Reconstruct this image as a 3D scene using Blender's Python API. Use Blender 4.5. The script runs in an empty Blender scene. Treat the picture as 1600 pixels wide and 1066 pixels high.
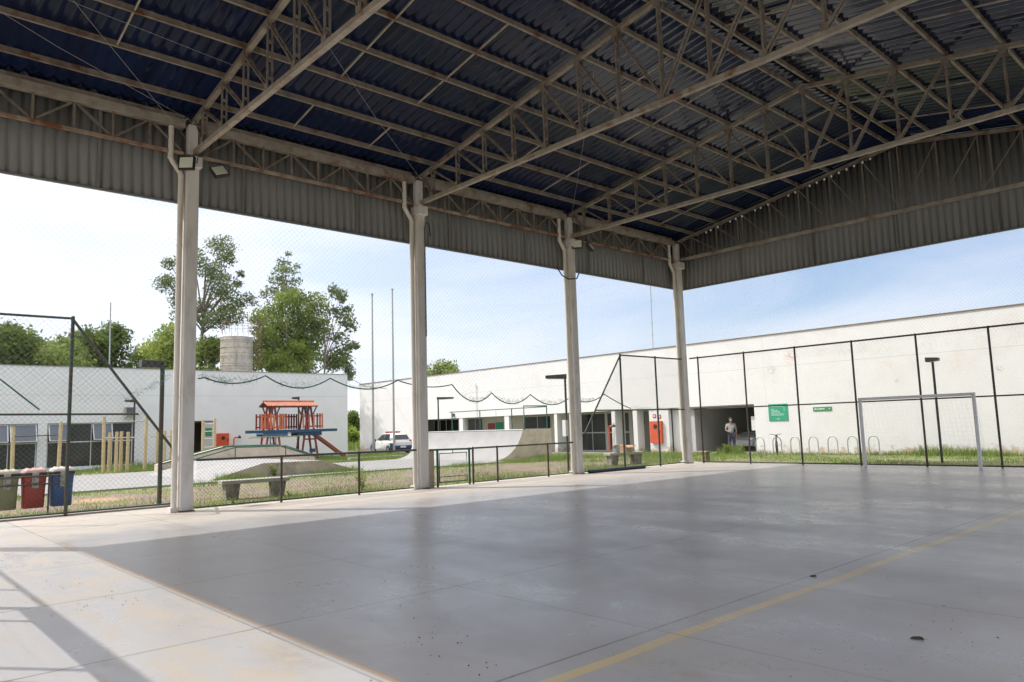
import bpy, math, random
import numpy as np
from mathutils import Vector, Matrix

C = bpy.context.scene
COL = C.collection
R = math.radians
rnd = random.Random(7)
npr = np.random.RandomState(11)

# ------------------------------------------------------------------ camera
yaw, pitch, roll = 0.8283, 0.1164, -0.0306
cy, sy, cp, sp = math.cos(yaw), math.sin(yaw), math.cos(pitch), math.sin(pitch)
fw = Vector((-sy*cp, cy*cp, sp)); rt = Vector((cy, sy, 0)); up = rt.cross(fw)
r2 = rt*math.cos(roll) + up*math.sin(roll); u2 = up*math.cos(roll) - rt*math.sin(roll)
cam = bpy.data.cameras.new('camera'); camo = bpy.data.objects.new('camera', cam); COL.objects.link(camo)
mw = Matrix((r2, u2, -fw)).transposed().to_4x4(); mw.translation = Vector((15.957, -23.627, 1.522))
camo.matrix_world = mw
cam.sensor_width = 36; cam.lens = 1152.2/1600*36; cam.clip_end = 2000; cam.clip_start = 0.05
C.camera = camo

# ------------------------------------------------------------------ light
SUN_EL = R(50.3)
sun_to = Vector((-0.781*math.cos(SUN_EL), -0.625*math.cos(SUN_EL), math.sin(SUN_EL)))
sl = bpy.data.lights.new('sun', 'SUN'); sl.energy = 3.1; sl.angle = R(0.6); sl.color = (1.0, 0.965, 0.92)
so = bpy.data.objects.new('sun', sl); COL.objects.link(so)
so.rotation_euler = sun_to.to_track_quat('Z', 'Y').to_euler()
w = bpy.data.worlds.new('World'); C.world = w; w.use_nodes = True
nt = w.node_tree; nt.nodes.clear(); N = nt.nodes.new; LK = nt.links.new
sky = N('ShaderNodeTexSky'); sky.sky_type = 'NISHITA'; sky.sun_disc = False
sky.sun_elevation = SUN_EL; sky.sun_rotation = math.atan2(-0.781, -0.625); sky.air_density = 1.0; sky.dust_density = 1.2; sky.ozone_density = 1.2
tc = N('ShaderNodeTexCoord'); mp = N('ShaderNodeMapping'); mp.inputs['Scale'].default_value = (1.0, 1.0, 4.5)
LK(tc.outputs['Generated'], mp.inputs['Vector'])
n1 = N('ShaderNodeTexNoise'); n1.inputs['Scale'].default_value = 1.9; n1.inputs['Detail'].default_value = 7; n1.inputs['Roughness'].default_value = 0.52; n1.inputs['Distortion'].default_value = 0.5
LK(mp.outputs['Vector'], n1.inputs['Vector'])
rp = N('ShaderNodeValToRGB'); rp.color_ramp.elements[0].position = 0.36; rp.color_ramp.elements[1].position = 0.74
rp.color_ramp.elements[0].color = (0.18, 0.18, 0.18, 1); rp.color_ramp.elements[1].color = (0.85, 0.85, 0.85, 1)
LK(n1.outputs['Fac'], rp.inputs['Fac'])
# thin overcast is thicker and brighter towards the sun
nrm = N('ShaderNodeVectorMath'); nrm.operation = 'DOT_PRODUCT'; nrm.inputs[1].default_value = sun_to
LK(tc.outputs['Generated'], nrm.inputs[0])
mr = N('ShaderNodeMapRange'); mr.inputs['From Min'].default_value = -0.35; mr.inputs['From Max'].default_value = 0.75
mr.inputs['To Min'].default_value = -0.46; mr.inputs['To Max'].default_value = 0.62
LK(nrm.outputs['Value'], mr.inputs['Value'])
ad = N('ShaderNodeMath'); ad.operation = 'ADD'; ad.use_clamp = True
LK(rp.outputs['Color'], ad.inputs[0]); LK(mr.outputs['Result'], ad.inputs[1])
mx = N('ShaderNodeMix'); mx.data_type = 'RGBA'
CLOUD = 6.6
LK(ad.outputs[0], mx.inputs['Factor']); LK(sky.outputs['Color'], mx.inputs['A']); mx.inputs['B'].default_value = (CLOUD*1.02, CLOUD*1.0, CLOUD*1.0, 1)
bg = N('ShaderNodeBackground'); bg.inputs['Strength'].default_value = 0.12
# the veil of cloud glows round the sun
gl = N('ShaderNodeMapRange'); gl.interpolation_type = 'SMOOTHSTEP'; gl.inputs['From Min'].default_value = -0.15; gl.inputs['From Max'].default_value = 0.7; gl.inputs['To Min'].default_value = 1.0; gl.inputs['To Max'].default_value = 1.2
LK(nrm.outputs['Value'], gl.inputs['Value'])
sc_ = N('ShaderNodeVectorMath'); sc_.operation = 'SCALE'; LK(mx.outputs['Result'], sc_.inputs[0])
# sky overhead, above the view, brightened as added ambient fill
sz_ = N('ShaderNodeSeparateXYZ'); LK(tc.outputs['Generated'], sz_.inputs[0])
gz = N('ShaderNodeMapRange'); gz.interpolation_type = 'SMOOTHSTEP'; gz.inputs['From Min'].default_value = 0.36; gz.inputs['From Max'].default_value = 0.8; gz.inputs['To Min'].default_value = 1.0; gz.inputs['To Max'].default_value = 2.2
LK(sz_.outputs['Z'], gz.inputs['Value'])
gm_ = N('ShaderNodeMath'); gm_.operation = 'MULTIPLY'; LK(gl.outputs['Result'], gm_.inputs[0]); LK(gz.outputs['Result'], gm_.inputs[1])
LK(gm_.outputs[0], sc_.inputs['Scale'])
# low sky bluer, overhead veil whiter
tz = N('ShaderNodeMapRange'); tz.interpolation_type = 'SMOOTHSTEP'; tz.inputs['From Min'].default_value = 0.34; tz.inputs['From Max'].default_value = 0.6; LK(sz_.outputs['Z'], tz.inputs['Value'])
tm = N('ShaderNodeMix'); tm.data_type = 'RGBA'; tm.inputs['A'].default_value = (1.0, 1.045, 1.15, 1); tm.inputs['B'].default_value = (1.03, 1.0, 0.96, 1); LK(tz.outputs['Result'], tm.inputs['Factor'])
tv = N('ShaderNodeVectorMath'); tv.operation = 'MULTIPLY'; LK(sc_.outputs[0], tv.inputs[0]); LK(tm.outputs['Result'], tv.inputs[1])
LK(tv.outputs[0], bg.inputs['Color'])
ow = N('ShaderNodeOutputWorld'); LK(bg.outputs[0], ow.inputs['Surface'])
C.view_settings.view_transform = 'Standard'; C.view_settings.look = 'None'; C.view_settings.gamma = 1
C.view_settings.exposure = 0.33
C.cycles.max_bounces = 8; C.cycles.diffuse_bounces = 4; C.cycles.glossy_bounces = 3; C.cycles.transparent_max_bounces = 12

# ------------------------------------------------------------------ materials
def M(name, col, rough=0.7, metal=0.0, var=0.12, scale=3.0, col2=None, thr=(0.45, 0.65), scale2=1.2, bump=0.0, bscale=40.0, spec=0.5, detail=6.0, stretch=None, trans=None):
    m = bpy.data.materials.new(name); m.use_nodes = True
    t = m.node_tree; b = t.nodes['Principled BSDF']; n = t.nodes.new; l = t.links.new
    b.inputs['Roughness'].default_value = rough; b.inputs['Metallic'].default_value = metal
    b.inputs['Specular IOR Level'].default_value = spec
    tcn = n('ShaderNodeTexCoord'); src = tcn.outputs['Object']
    if stretch:
        mpn = n('ShaderNodeMapping'); mpn.inputs['Scale'].default_value = stretch; l(src, mpn.inputs['Vector']); src = mpn.outputs['Vector']
    no = n('ShaderNodeTexNoise'); no.inputs['Scale'].default_value = scale; no.inputs['Detail'].default_value = detail; no.inputs['Roughness'].default_value = 0.6
    l(src, no.inputs['Vector'])
    r = n('ShaderNodeMapRange'); r.inputs['From Min'].default_value = 0.3; r.inputs['From Max'].default_value = 0.7
    r.inputs['To Min'].default_value = 1-var; r.inputs['To Max'].default_value = 1+var
    l(no.outputs['Fac'], r.inputs['Value'])
    base = n('ShaderNodeVectorMath'); base.operation = 'SCALE'; base.inputs[0].default_value = col[:3]; l(r.outputs[0], base.inputs['Scale'])
    out = base.outputs[0]
    if col2:
        n2 = n('ShaderNodeTexNoise'); n2.inputs['Scale'].default_value = scale2; n2.inputs['Detail'].default_value = 8; n2.inputs['Roughness'].default_value = 0.65
        mo = n('ShaderNodeMapping'); mo.inputs['Location'].default_value = (7.3, 3.1, 1.7); l(src, mo.inputs['Vector']); l(mo.outputs[0], n2.inputs['Vector'])
        cr = n('ShaderNodeMapRange'); cr.inputs['From Min'].default_value = thr[0]; cr.inputs['From Max'].default_value = thr[1]; l(n2.outputs['Fac'], cr.inputs['Value'])
        mxn = n('ShaderNodeMix'); mxn.data_type = 'RGBA'; l(cr.outputs[0], mxn.inputs['Factor']); l(out, mxn.inputs['A']); mxn.inputs['B'].default_value = (*col2[:3], 1)
        out = mxn.outputs['Result']
    l(out, b.inputs['Base Color'])
    if bump:
        nb = n('ShaderNodeTexNoise'); nb.inputs['Scale'].default_value = bscale; nb.inputs['Detail'].default_value = 5; l(src, nb.inputs['Vector'])
        bm_ = n('ShaderNodeBump'); bm_.inputs['Strength'].default_value = bump; bm_.inputs['Distance'].default_value = 0.02
        l(nb.outputs['Fac'], bm_.inputs['Height']); l(bm_.outputs[0], b.inputs['Normal'])
    if trans:
        td = n('ShaderNodeBsdfTranslucent'); l(out, td.inputs['Color'])
        ms = n('ShaderNodeMixShader'); ms.inputs[0].default_value = trans
        l(b.outputs[0], ms.inputs[1]); l(td.outputs[0], ms.inputs[2]); l(ms.outputs[0], t.nodes['Material Output'].inputs['Surface'])
    return m

steel = M('truss_paint', (0.22, 0.19, 0.155), 0.6, var=0.3, scale=5, col2=(0.13, 0.06, 0.03), thr=(0.55, 0.68), scale2=2.4)
purlin_m = M('purlin_paint', (0.25, 0.215, 0.17), 0.6, var=0.3, scale=4, col2=(0.15, 0.065, 0.03), thr=(0.53, 0.66), scale2=2.6)
steel_chord = M('chord_paint', (0.35, 0.305, 0.25), 0.6, var=0.25, scale=4, col2=(0.19, 0.09, 0.045), thr=(0.54, 0.68), scale2=2.0)
rusty = M('rusty_chord', (0.40, 0.32, 0.24), 0.6, var=0.2, scale=5, col2=(0.22, 0.085, 0.035), thr=(0.44, 0.6), scale2=2.2)
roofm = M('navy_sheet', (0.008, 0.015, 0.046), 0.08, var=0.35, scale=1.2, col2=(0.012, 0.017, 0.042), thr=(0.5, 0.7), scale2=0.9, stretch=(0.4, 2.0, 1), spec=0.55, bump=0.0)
fascia_m = M('grey_sheet', (0.205, 0.207, 0.202), 0.5, var=0.14, scale=1.2, col2=(0.165, 0.163, 0.15), thr=(0.45, 0.7), scale2=1.0, stretch=(1.6, 1.6, 0.12))
conc_col = M('column_concrete', (0.72, 0.685, 0.64), 0.8, var=0.08, scale=2.2, col2=(0.50, 0.445, 0.385), thr=(0.5, 0.78), scale2=2.2, bump=0.15, stretch=(1.5, 1.5, 0.5))
mossy_pipe = M('mossy_pipe', (0.46, 0.43, 0.31), 0.7, var=0.15, scale=2.0, col2=(0.17, 0.175, 0.06), thr=(0.32, 0.55), scale2=2.0, stretch=(2.0, 2.0, 0.4))
pvc = M('downpipe_paint', (0.74, 0.69, 0.61), 0.5, var=0.07, scale=2.0, col2=(0.45, 0.38, 0.28), thr=(0.58, 0.8), scale2=2.0, stretch=(2, 2, .4))
dark_metal = M('dark_metal', (0.05, 0.05, 0.05), 0.5, var=0.2)
black = M('black_plastic', (0.02, 0.02, 0.022), 0.5, var=0.2)
lens_m = M('lamp_glass', (0.82, 0.84, 0.70), 0.25, var=0.05)
bulb_m = M('bulb_glass', (0.85, 0.85, 0.82), 0.2, var=0.02)
green_rust = M('green_paint_rust', (0.05, 0.075, 0.058), 0.6, var=0.25, scale=6, col2=(0.09, 0.05, 0.033), thr=(0.47, 0.62), scale2=3.0)
brown_rust = M('brown_rusty_post', (0.085, 0.068, 0.056), 0.7, var=0.3, scale=6, col2=(0.10, 0.045, 0.026), thr=(0.5, 0.68), scale2=2.5)
green_dark = M('green_paint', (0.02, 0.10, 0.055), 0.5, var=0.2, scale=5)
wire = M('fence_wire', (0.16, 0.17, 0.15), 0.6, metal=0.2, var=0.2)
netm = M('net_cord', (0.30, 0.31, 0.32), 0.8, var=0.1)
rope_m = M('green_rope', (0.03, 0.12, 0.09), 0.8, var=0.25, scale=8)
rope_t = M('teal_cord', (0.16, 0.30, 0.25), 0.8, var=0.2)
rope_w = M('pale_rope', (0.45, 0.47, 0.46), 0.8, var=0.1)
white_paint = M('white_paint', (0.78, 0.78, 0.76), 0.45, var=0.06, col2=(0.5, 0.47, 0.42), thr=(0.62, 0.8), scale2=4)
wood_post = M('peeled_timber', (0.56, 0.44, 0.25), 0.8, var=0.18, scale=4, col2=(0.36, 0.27, 0.15), thr=(0.55, 0.75), scale2=3, stretch=(4, 4, .5))
red_paint = M('red_paint', (0.42, 0.07, 0.045), 0.5, var=0.2, scale=4)
dark_red = M('dark_red_paint', (0.22, 0.04, 0.035), 0.5, var=0.2, scale=4)
orange = M('orange_paint', (0.54, 0.17, 0.07), 0.55, var=0.2, scale=5)
blue_paint = M('blue_paint', (0.03, 0.075, 0.15), 0.5, var=0.25, scale=3)
blue_light = M('light_blue_panel', (0.09, 0.20, 0.38), 0.5, var=0.15, scale=3)
tile_m = M('terracotta_tile', (0.40, 0.155, 0.09), 0.8, var=0.25, scale=6, col2=(0.26, 0.12, 0.08), thr=(0.5, 0.7), scale2=4)
bench_m = M('weathered_concrete', (0.33, 0.30, 0.255), 0.9, var=0.2, scale=5, col2=(0.09, 0.09, 0.06), thr=(0.44, 0.62), scale2=3, bump=0.4)
bench_top = M('bench_seat_concrete', (0.36, 0.335, 0.295), 0.9, var=0.15, scale=5, col2=(0.2, 0.19, 0.15), thr=(0.52, 0.72), scale2=3, bump=0.3)
moss_m = M('mossy_concrete', (0.30, 0.26, 0.14), 0.9, var=0.25, scale=6, col2=(0.12, 0.13, 0.04), thr=(0.45, 0.65), scale2=4, bump=0.4)
masonry = M('beige_render', (0.52, 0.42, 0.31), 0.9, var=0.12, scale=3, col2=(0.36, 0.27, 0.19), thr=(0.52, 0.75), scale2=3, bump=0.2)
ramp_side = M('beige_ramp_side', (0.60, 0.51, 0.40), 0.9, var=0.12, scale=2, col2=(0.36, 0.29, 0.2), thr=(0.5, 0.75), scale2=1.5)
fun_side = M('weathered_ramp_side', (0.44, 0.38, 0.29), 0.9, var=0.16, scale=2, col2=(0.26, 0.22, 0.16), thr=(0.48, 0.7), scale2=1.5)
ramp_top = M('pale_ramp_surface', (0.285, 0.283, 0.28), 0.75, var=0.09, scale=1.5, col2=(0.24, 0.238, 0.235), thr=(0.5, 0.75), scale2=1.0)
slab_m = M('skate_slab', (0.245, 0.243, 0.24), 0.85, var=0.11, scale=1.5, col2=(0.22, 0.21, 0.20), thr=(0.5, 0.72), scale2=0.8)
kerb_m = M('kerb_concrete', (0.38, 0.35, 0.31), 0.9, var=0.15, scale=4, bump=0.3)
glass_dark = M('dark_glass', (0.035, 0.04, 0.042), 0.12, var=0.3, scale=0.8, spec=0.5)
glass_blue = M('sash_glass', (0.11, 0.13, 0.16), 0.10, var=0.15, scale=0.8, spec=0.6)
frame_w = M('white_frame', (0.66, 0.67, 0.67), 0.45, var=0.05)
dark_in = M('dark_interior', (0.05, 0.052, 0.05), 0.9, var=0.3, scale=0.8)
grey_wall = M('grey_wall', (0.44, 0.44, 0.43), 0.9, var=0.08, scale=1)
hyd_red = M('hydrant_red', (0.62, 0.09, 0.035), 0.5, var=0.12)
sign_green = M('sign_green', (0.03, 0.32, 0.19), 0.5, var=0.08)
sign_dark = M('sign_green_dark', (0.06, 0.24, 0.11), 0.5, var=0.08)
sign_red = M('sign_red', (0.32, 0.08, 0.09), 0.5, var=0.08)
ac_m = M('air_conditioner_case', (0.42, 0.41, 0.38), 0.6, var=0.1)
tank_m = M('tank_concrete', (0.43, 0.39, 0.335), 0.9, var=0.18, scale=1.2, col2=(0.17, 0.145, 0.115), thr=(0.5, 0.75), scale2=0.7, stretch=(2, 2, .6))
bark = M('bark', (0.24, 0.20, 0.16), 0.9, var=0.3, scale=3)
galv = M('galvanised_steel', (0.40, 0.41, 0.41), 0.45, metal=0.4, var=0.12)
hoop_m = M('hoop_steel', (0.42, 0.43, 0.42), 0.45, metal=0.3, var=0.15)
leaf_dark = M('leaf_dark', (0.10, 0.15, 0.04), 0.6, var=0.5, scale=0.35, col2=(0.20, 0.26, 0.055), thr=(0.45, 0.62), scale2=0.8, spec=0.15, trans=0.45)
leaf_mid = M('leaf_mid', (0.19, 0.255, 0.07), 0.6, var=0.5, scale=0.35, col2=(0.29, 0.34, 0.09), thr=(0.45, 0.62), scale2=0.8, spec=0.15, trans=0.5)
leaf_light = M('leaf_light', (0.30, 0.36, 0.085), 0.6, var=0.4, scale=0.4, col2=(0.22, 0.30, 0.065), thr=(0.45, 0.62), scale2=0.8, spec=0.15, trans=0.5)
leaf_euc = M('leaf_eucalyptus', (0.16, 0.20, 0.10), 0.6, var=0.4, scale=0.5, col2=(0.23, 0.27, 0.11), thr=(0.45, 0.62), scale2=0.8, spec=0.15, trans=0.45)
grass_m = M('grass_blade', (0.18, 0.26, 0.05), 0.7, var=0.4, scale=0.9, col2=(0.31, 0.31, 0.11), thr=(0.55, 0.75), scale2=1.6, trans=0.3)
car_white = M('car_white', (0.72, 0.72, 0.71), 0.3, var=0.03)
car_blue = M('car_blue', (0.02, 0.05, 0.12), 0.3, var=0.1)
car_silver = M('car_silver', (0.42, 0.44, 0.47), 0.3, metal=0.4, var=0.05)
tyre_m = M('tyre', (0.015, 0.015, 0.015), 0.8, var=0.2)
rim_m = M('rim', (0.35, 0.35, 0.36), 0.4, metal=0.5, var=0.1)
light_red = M('red_lens', (0.45, 0.02, 0.03), 0.25, var=0.05)
plate_m = M('number_plate', (0.6, 0.6, 0.58), 0.5, var=0.05)
skin = M('skin', (0.36, 0.19, 0.13), 0.6, var=0.06)
shirt = M('grey_shirt', (0.34, 0.35, 0.35), 0.9, var=0.1, scale=8)
trousers = M('navy_trousers', (0.05, 0.05, 0.09), 0.9, var=0.15, scale=8)
mask_m = M('white_mask', (0.75, 0.75, 0.74), 0.9, var=0.03)
hair_m = M('brown_hair', (0.05, 0.03, 0.02), 0.9, var=0.2)
card_m = M('cardboard', (0.46, 0.29, 0.17), 0.9, var=0.1)
can_m = M('paint_can_tin', (0.35, 0.38, 0.39), 0.4, metal=0.4, var=0.25, col2=(0.1, 0.11, 0.12), thr=(0.5, 0.6), scale2=9)
bin_khaki = M('bin_khaki', (0.27, 0.26, 0.15), 0.55, var=0.1, scale=3)
bin_red = M('bin_red', (0.40, 0.05, 0.045), 0.5, var=0.12, scale=3)
bin_blue = M('bin_blue', (0.045, 0.11, 0.29), 0.5, var=0.12, scale=3)
lid_k = M('lid_khaki', (0.42, 0.39, 0.29), 0.6, var=0.1)
lid_r = M('lid_faded_pink', (0.50, 0.29, 0.27), 0.6, var=0.12)
lid_b = M('lid_faded_white', (0.48, 0.455, 0.42), 0.6, var=0.1)
label_m = M('label_grey', (0.42, 0.41, 0.39), 0.6, var=0.1, col2=(0.08, 0.08, 0.08), thr=(0.58, 0.62), scale2=22)
pipe_blue = M('dark_blue_steel', (0.02, 0.035, 0.06), 0.45, var=0.25)
leaf_dry = M('dry_leaf', (0.05, 0.04, 0.03), 0.9, var=0.3)
leaf_green = M('fallen_leaf', (0.05, 0.06, 0.02), 0.8, var=0.3)
speck_m = M('litter', (0.035, 0.03, 0.025), 0.9, var=0.4)
bike_m = M('bicycle_black', (0.03, 0.03, 0.03), 0.5, var=0.1)

# gloss raised in one area to place the reflected stripes, lowered elsewhere
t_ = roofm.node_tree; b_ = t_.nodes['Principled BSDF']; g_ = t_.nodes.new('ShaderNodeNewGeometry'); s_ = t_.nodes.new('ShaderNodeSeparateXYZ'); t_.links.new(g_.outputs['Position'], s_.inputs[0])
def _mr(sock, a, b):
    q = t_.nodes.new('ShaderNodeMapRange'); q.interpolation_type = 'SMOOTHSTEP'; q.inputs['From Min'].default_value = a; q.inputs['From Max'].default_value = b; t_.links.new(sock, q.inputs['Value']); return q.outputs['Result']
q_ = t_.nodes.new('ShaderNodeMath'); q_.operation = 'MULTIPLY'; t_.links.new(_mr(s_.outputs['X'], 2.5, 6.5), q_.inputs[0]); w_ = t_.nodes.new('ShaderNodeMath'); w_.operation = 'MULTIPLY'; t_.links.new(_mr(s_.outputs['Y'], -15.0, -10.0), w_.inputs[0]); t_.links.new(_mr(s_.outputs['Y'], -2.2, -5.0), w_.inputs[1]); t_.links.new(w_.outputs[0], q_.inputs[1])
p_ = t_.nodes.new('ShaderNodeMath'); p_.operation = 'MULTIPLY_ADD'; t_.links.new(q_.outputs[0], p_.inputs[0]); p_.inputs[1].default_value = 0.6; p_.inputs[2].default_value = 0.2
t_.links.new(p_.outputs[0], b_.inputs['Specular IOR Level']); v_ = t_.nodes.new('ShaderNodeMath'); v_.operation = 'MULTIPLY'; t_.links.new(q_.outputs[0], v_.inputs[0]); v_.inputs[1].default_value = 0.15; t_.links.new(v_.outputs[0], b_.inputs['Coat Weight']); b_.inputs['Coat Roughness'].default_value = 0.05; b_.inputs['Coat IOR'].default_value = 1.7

def walls_mat(name, stain):
    """white render with a pour joint, weathering near the ground and a few stains"""
    m = M(name, (0.725, 0.72, 0.715) if stain else (0.84, 0.832, 0.82), 0.9, var=0.025, scale=1.2, col2=(0.655, 0.64, 0.62) if stain else (0.77, 0.76, 0.745), thr=(0.52, 0.8), scale2=0.5)
    t = m.node_tree; n = t.nodes.new; l = t.links.new; b = t.nodes['Principled BSDF']
    src = b.inputs['Base Color'].links[0].from_socket
    g = n('ShaderNodeNewGeometry'); s = n('ShaderNodeSeparateXYZ'); l(g.outputs['Position'], s.inputs[0])
    def band(sock, c, wd):
        a = n('ShaderNodeMath'); a.operation = 'SUBTRACT'; l(sock, a.inputs[0]); a.inputs[1].default_value = c
        ab = n('ShaderNodeMath'); ab.operation = 'ABSOLUTE'; l(a.outputs[0], ab.inputs[0])
        lt = n('ShaderNodeMath'); lt.operation = 'LESS_THAN'; l(ab.outputs[0], lt.inputs[0]); lt.inputs[1].default_value = wd
        return lt.outputs[0]
    def mix(f, a, col):
        q = n('ShaderNodeMix'); q.data_type = 'RGBA'; l(f, q.inputs['Factor']); l(a, q.inputs['A']); q.inputs['B'].default_value = (*col, 1); return q.outputs['Result']
    j = n('ShaderNodeMath'); j.operation = 'MULTIPLY'; l(band(s.outputs['Z'], 4.05, 0.012), j.inputs[0]); j.inputs[1].default_value = 0.45
    src = mix(j.outputs[0], src, (0.38, 0.36, 0.33))
    if stain:
        j2 = n('ShaderNodeMath'); j2.operation = 'MULTIPLY'; l(band(s.outputs['X'], -2.3, 0.012), j2.inputs[0]); j2.inputs[1].default_value = 0.3
        src = mix(j2.outputs[0], src, (0.45, 0.42, 0.38))
        # peeling foot of the wall
        no = n('ShaderNodeTexNoise'); no.inputs['Scale'].default_value = 2.6; no.inputs['Detail'].default_value = 8; no.inputs['Roughness'].default_value = 0.7; l(g.outputs['Position'], no.inputs['Vector'])
        hz = n('ShaderNodeMapRange'); hz.inputs['From Min'].default_value = 0.0; hz.inputs['From Max'].default_value = 1.1; hz.inputs['To Min'].default_value = 0.40; hz.inputs['To Max'].default_value = 0.85; l(s.outputs['Z'], hz.inputs['Value'])
        gt = n('ShaderNodeMath'); gt.operation = 'SUBTRACT'; l(no.outputs['Fac'], gt.inputs[0]); l(hz.outputs[0], gt.inputs[1])
        m2 = n('ShaderNodeMath'); m2.operation = 'MULTIPLY'; m2.use_clamp = True; l(gt.outputs[0], m2.inputs[0]); m2.inputs[1].default_value = 7
        src = mix(m2.outputs[0], src, (0.50, 0.40, 0.31))
        # reddish and grey patches where old paint shows
        for (px, pz, rr, col, st) in [(-0.9, 4.45, 0.42, (0.62, 0.30, 0.20), 0.75), (0.6, 4.5, 0.3, (0.70, 0.50, 0.40), 0.5), (-1.9, 3.9, 0.3, (0.38, 0.38, 0.27), 0.7), (3.6, 3.6, 0.55, (0.70, 0.55, 0.47), 0.5), (6.2, 3.5, 0.7, (0.70, 0.56, 0.48), 0.45), (-0.6, 5.2, 0.6, (0.60, 0.59, 0.53), 0.5), (3.8, 3.0, 0.14, (0.4, 0.38, 0.36), 0.8), (7.6, 3.2, 0.2, (0.4, 0.38, 0.36), 0.8)]:
            d = n('ShaderNodeVectorMath'); d.operation = 'DISTANCE'; l(g.outputs['Position'], d.inputs[0]); d.inputs[1].default_value = (px, 9.8, pz)
            mrn = n('ShaderNodeMapRange'); mrn.inputs['From Min'].default_value = 0; mrn.inputs['From Max'].default_value = rr; mrn.inputs['To Min'].default_value = st; mrn.inputs['To Max'].default_value = 0; l(d.outputs['Value'], mrn.inputs['Value'])
            n3 = n('ShaderNodeTexNoise'); n3.inputs['Scale'].default_value = 9; n3.inputs['Detail'].default_value = 6; l(g.outputs['Position'], n3.inputs['Vector'])
            c3 = n('ShaderNodeMapRange'); c3.inputs['From Min'].default_value = 0.4; c3.inputs['From Max'].default_value = 0.6; l(n3.outputs['Fac'], c3.inputs['Value'])
            mu = n('ShaderNodeMath'); mu.operation = 'MULTIPLY'; l(mrn.outputs[0], mu.inputs[0]); l(c3.outputs[0], mu.inputs[1])
            src = mix(mu.outputs[0], src, col)
    l(src, b.inputs['Base Color'])
    return m
wall_r = walls_mat('white_render_stained', True)
wall_l = walls_mat('white_render', False)

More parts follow.
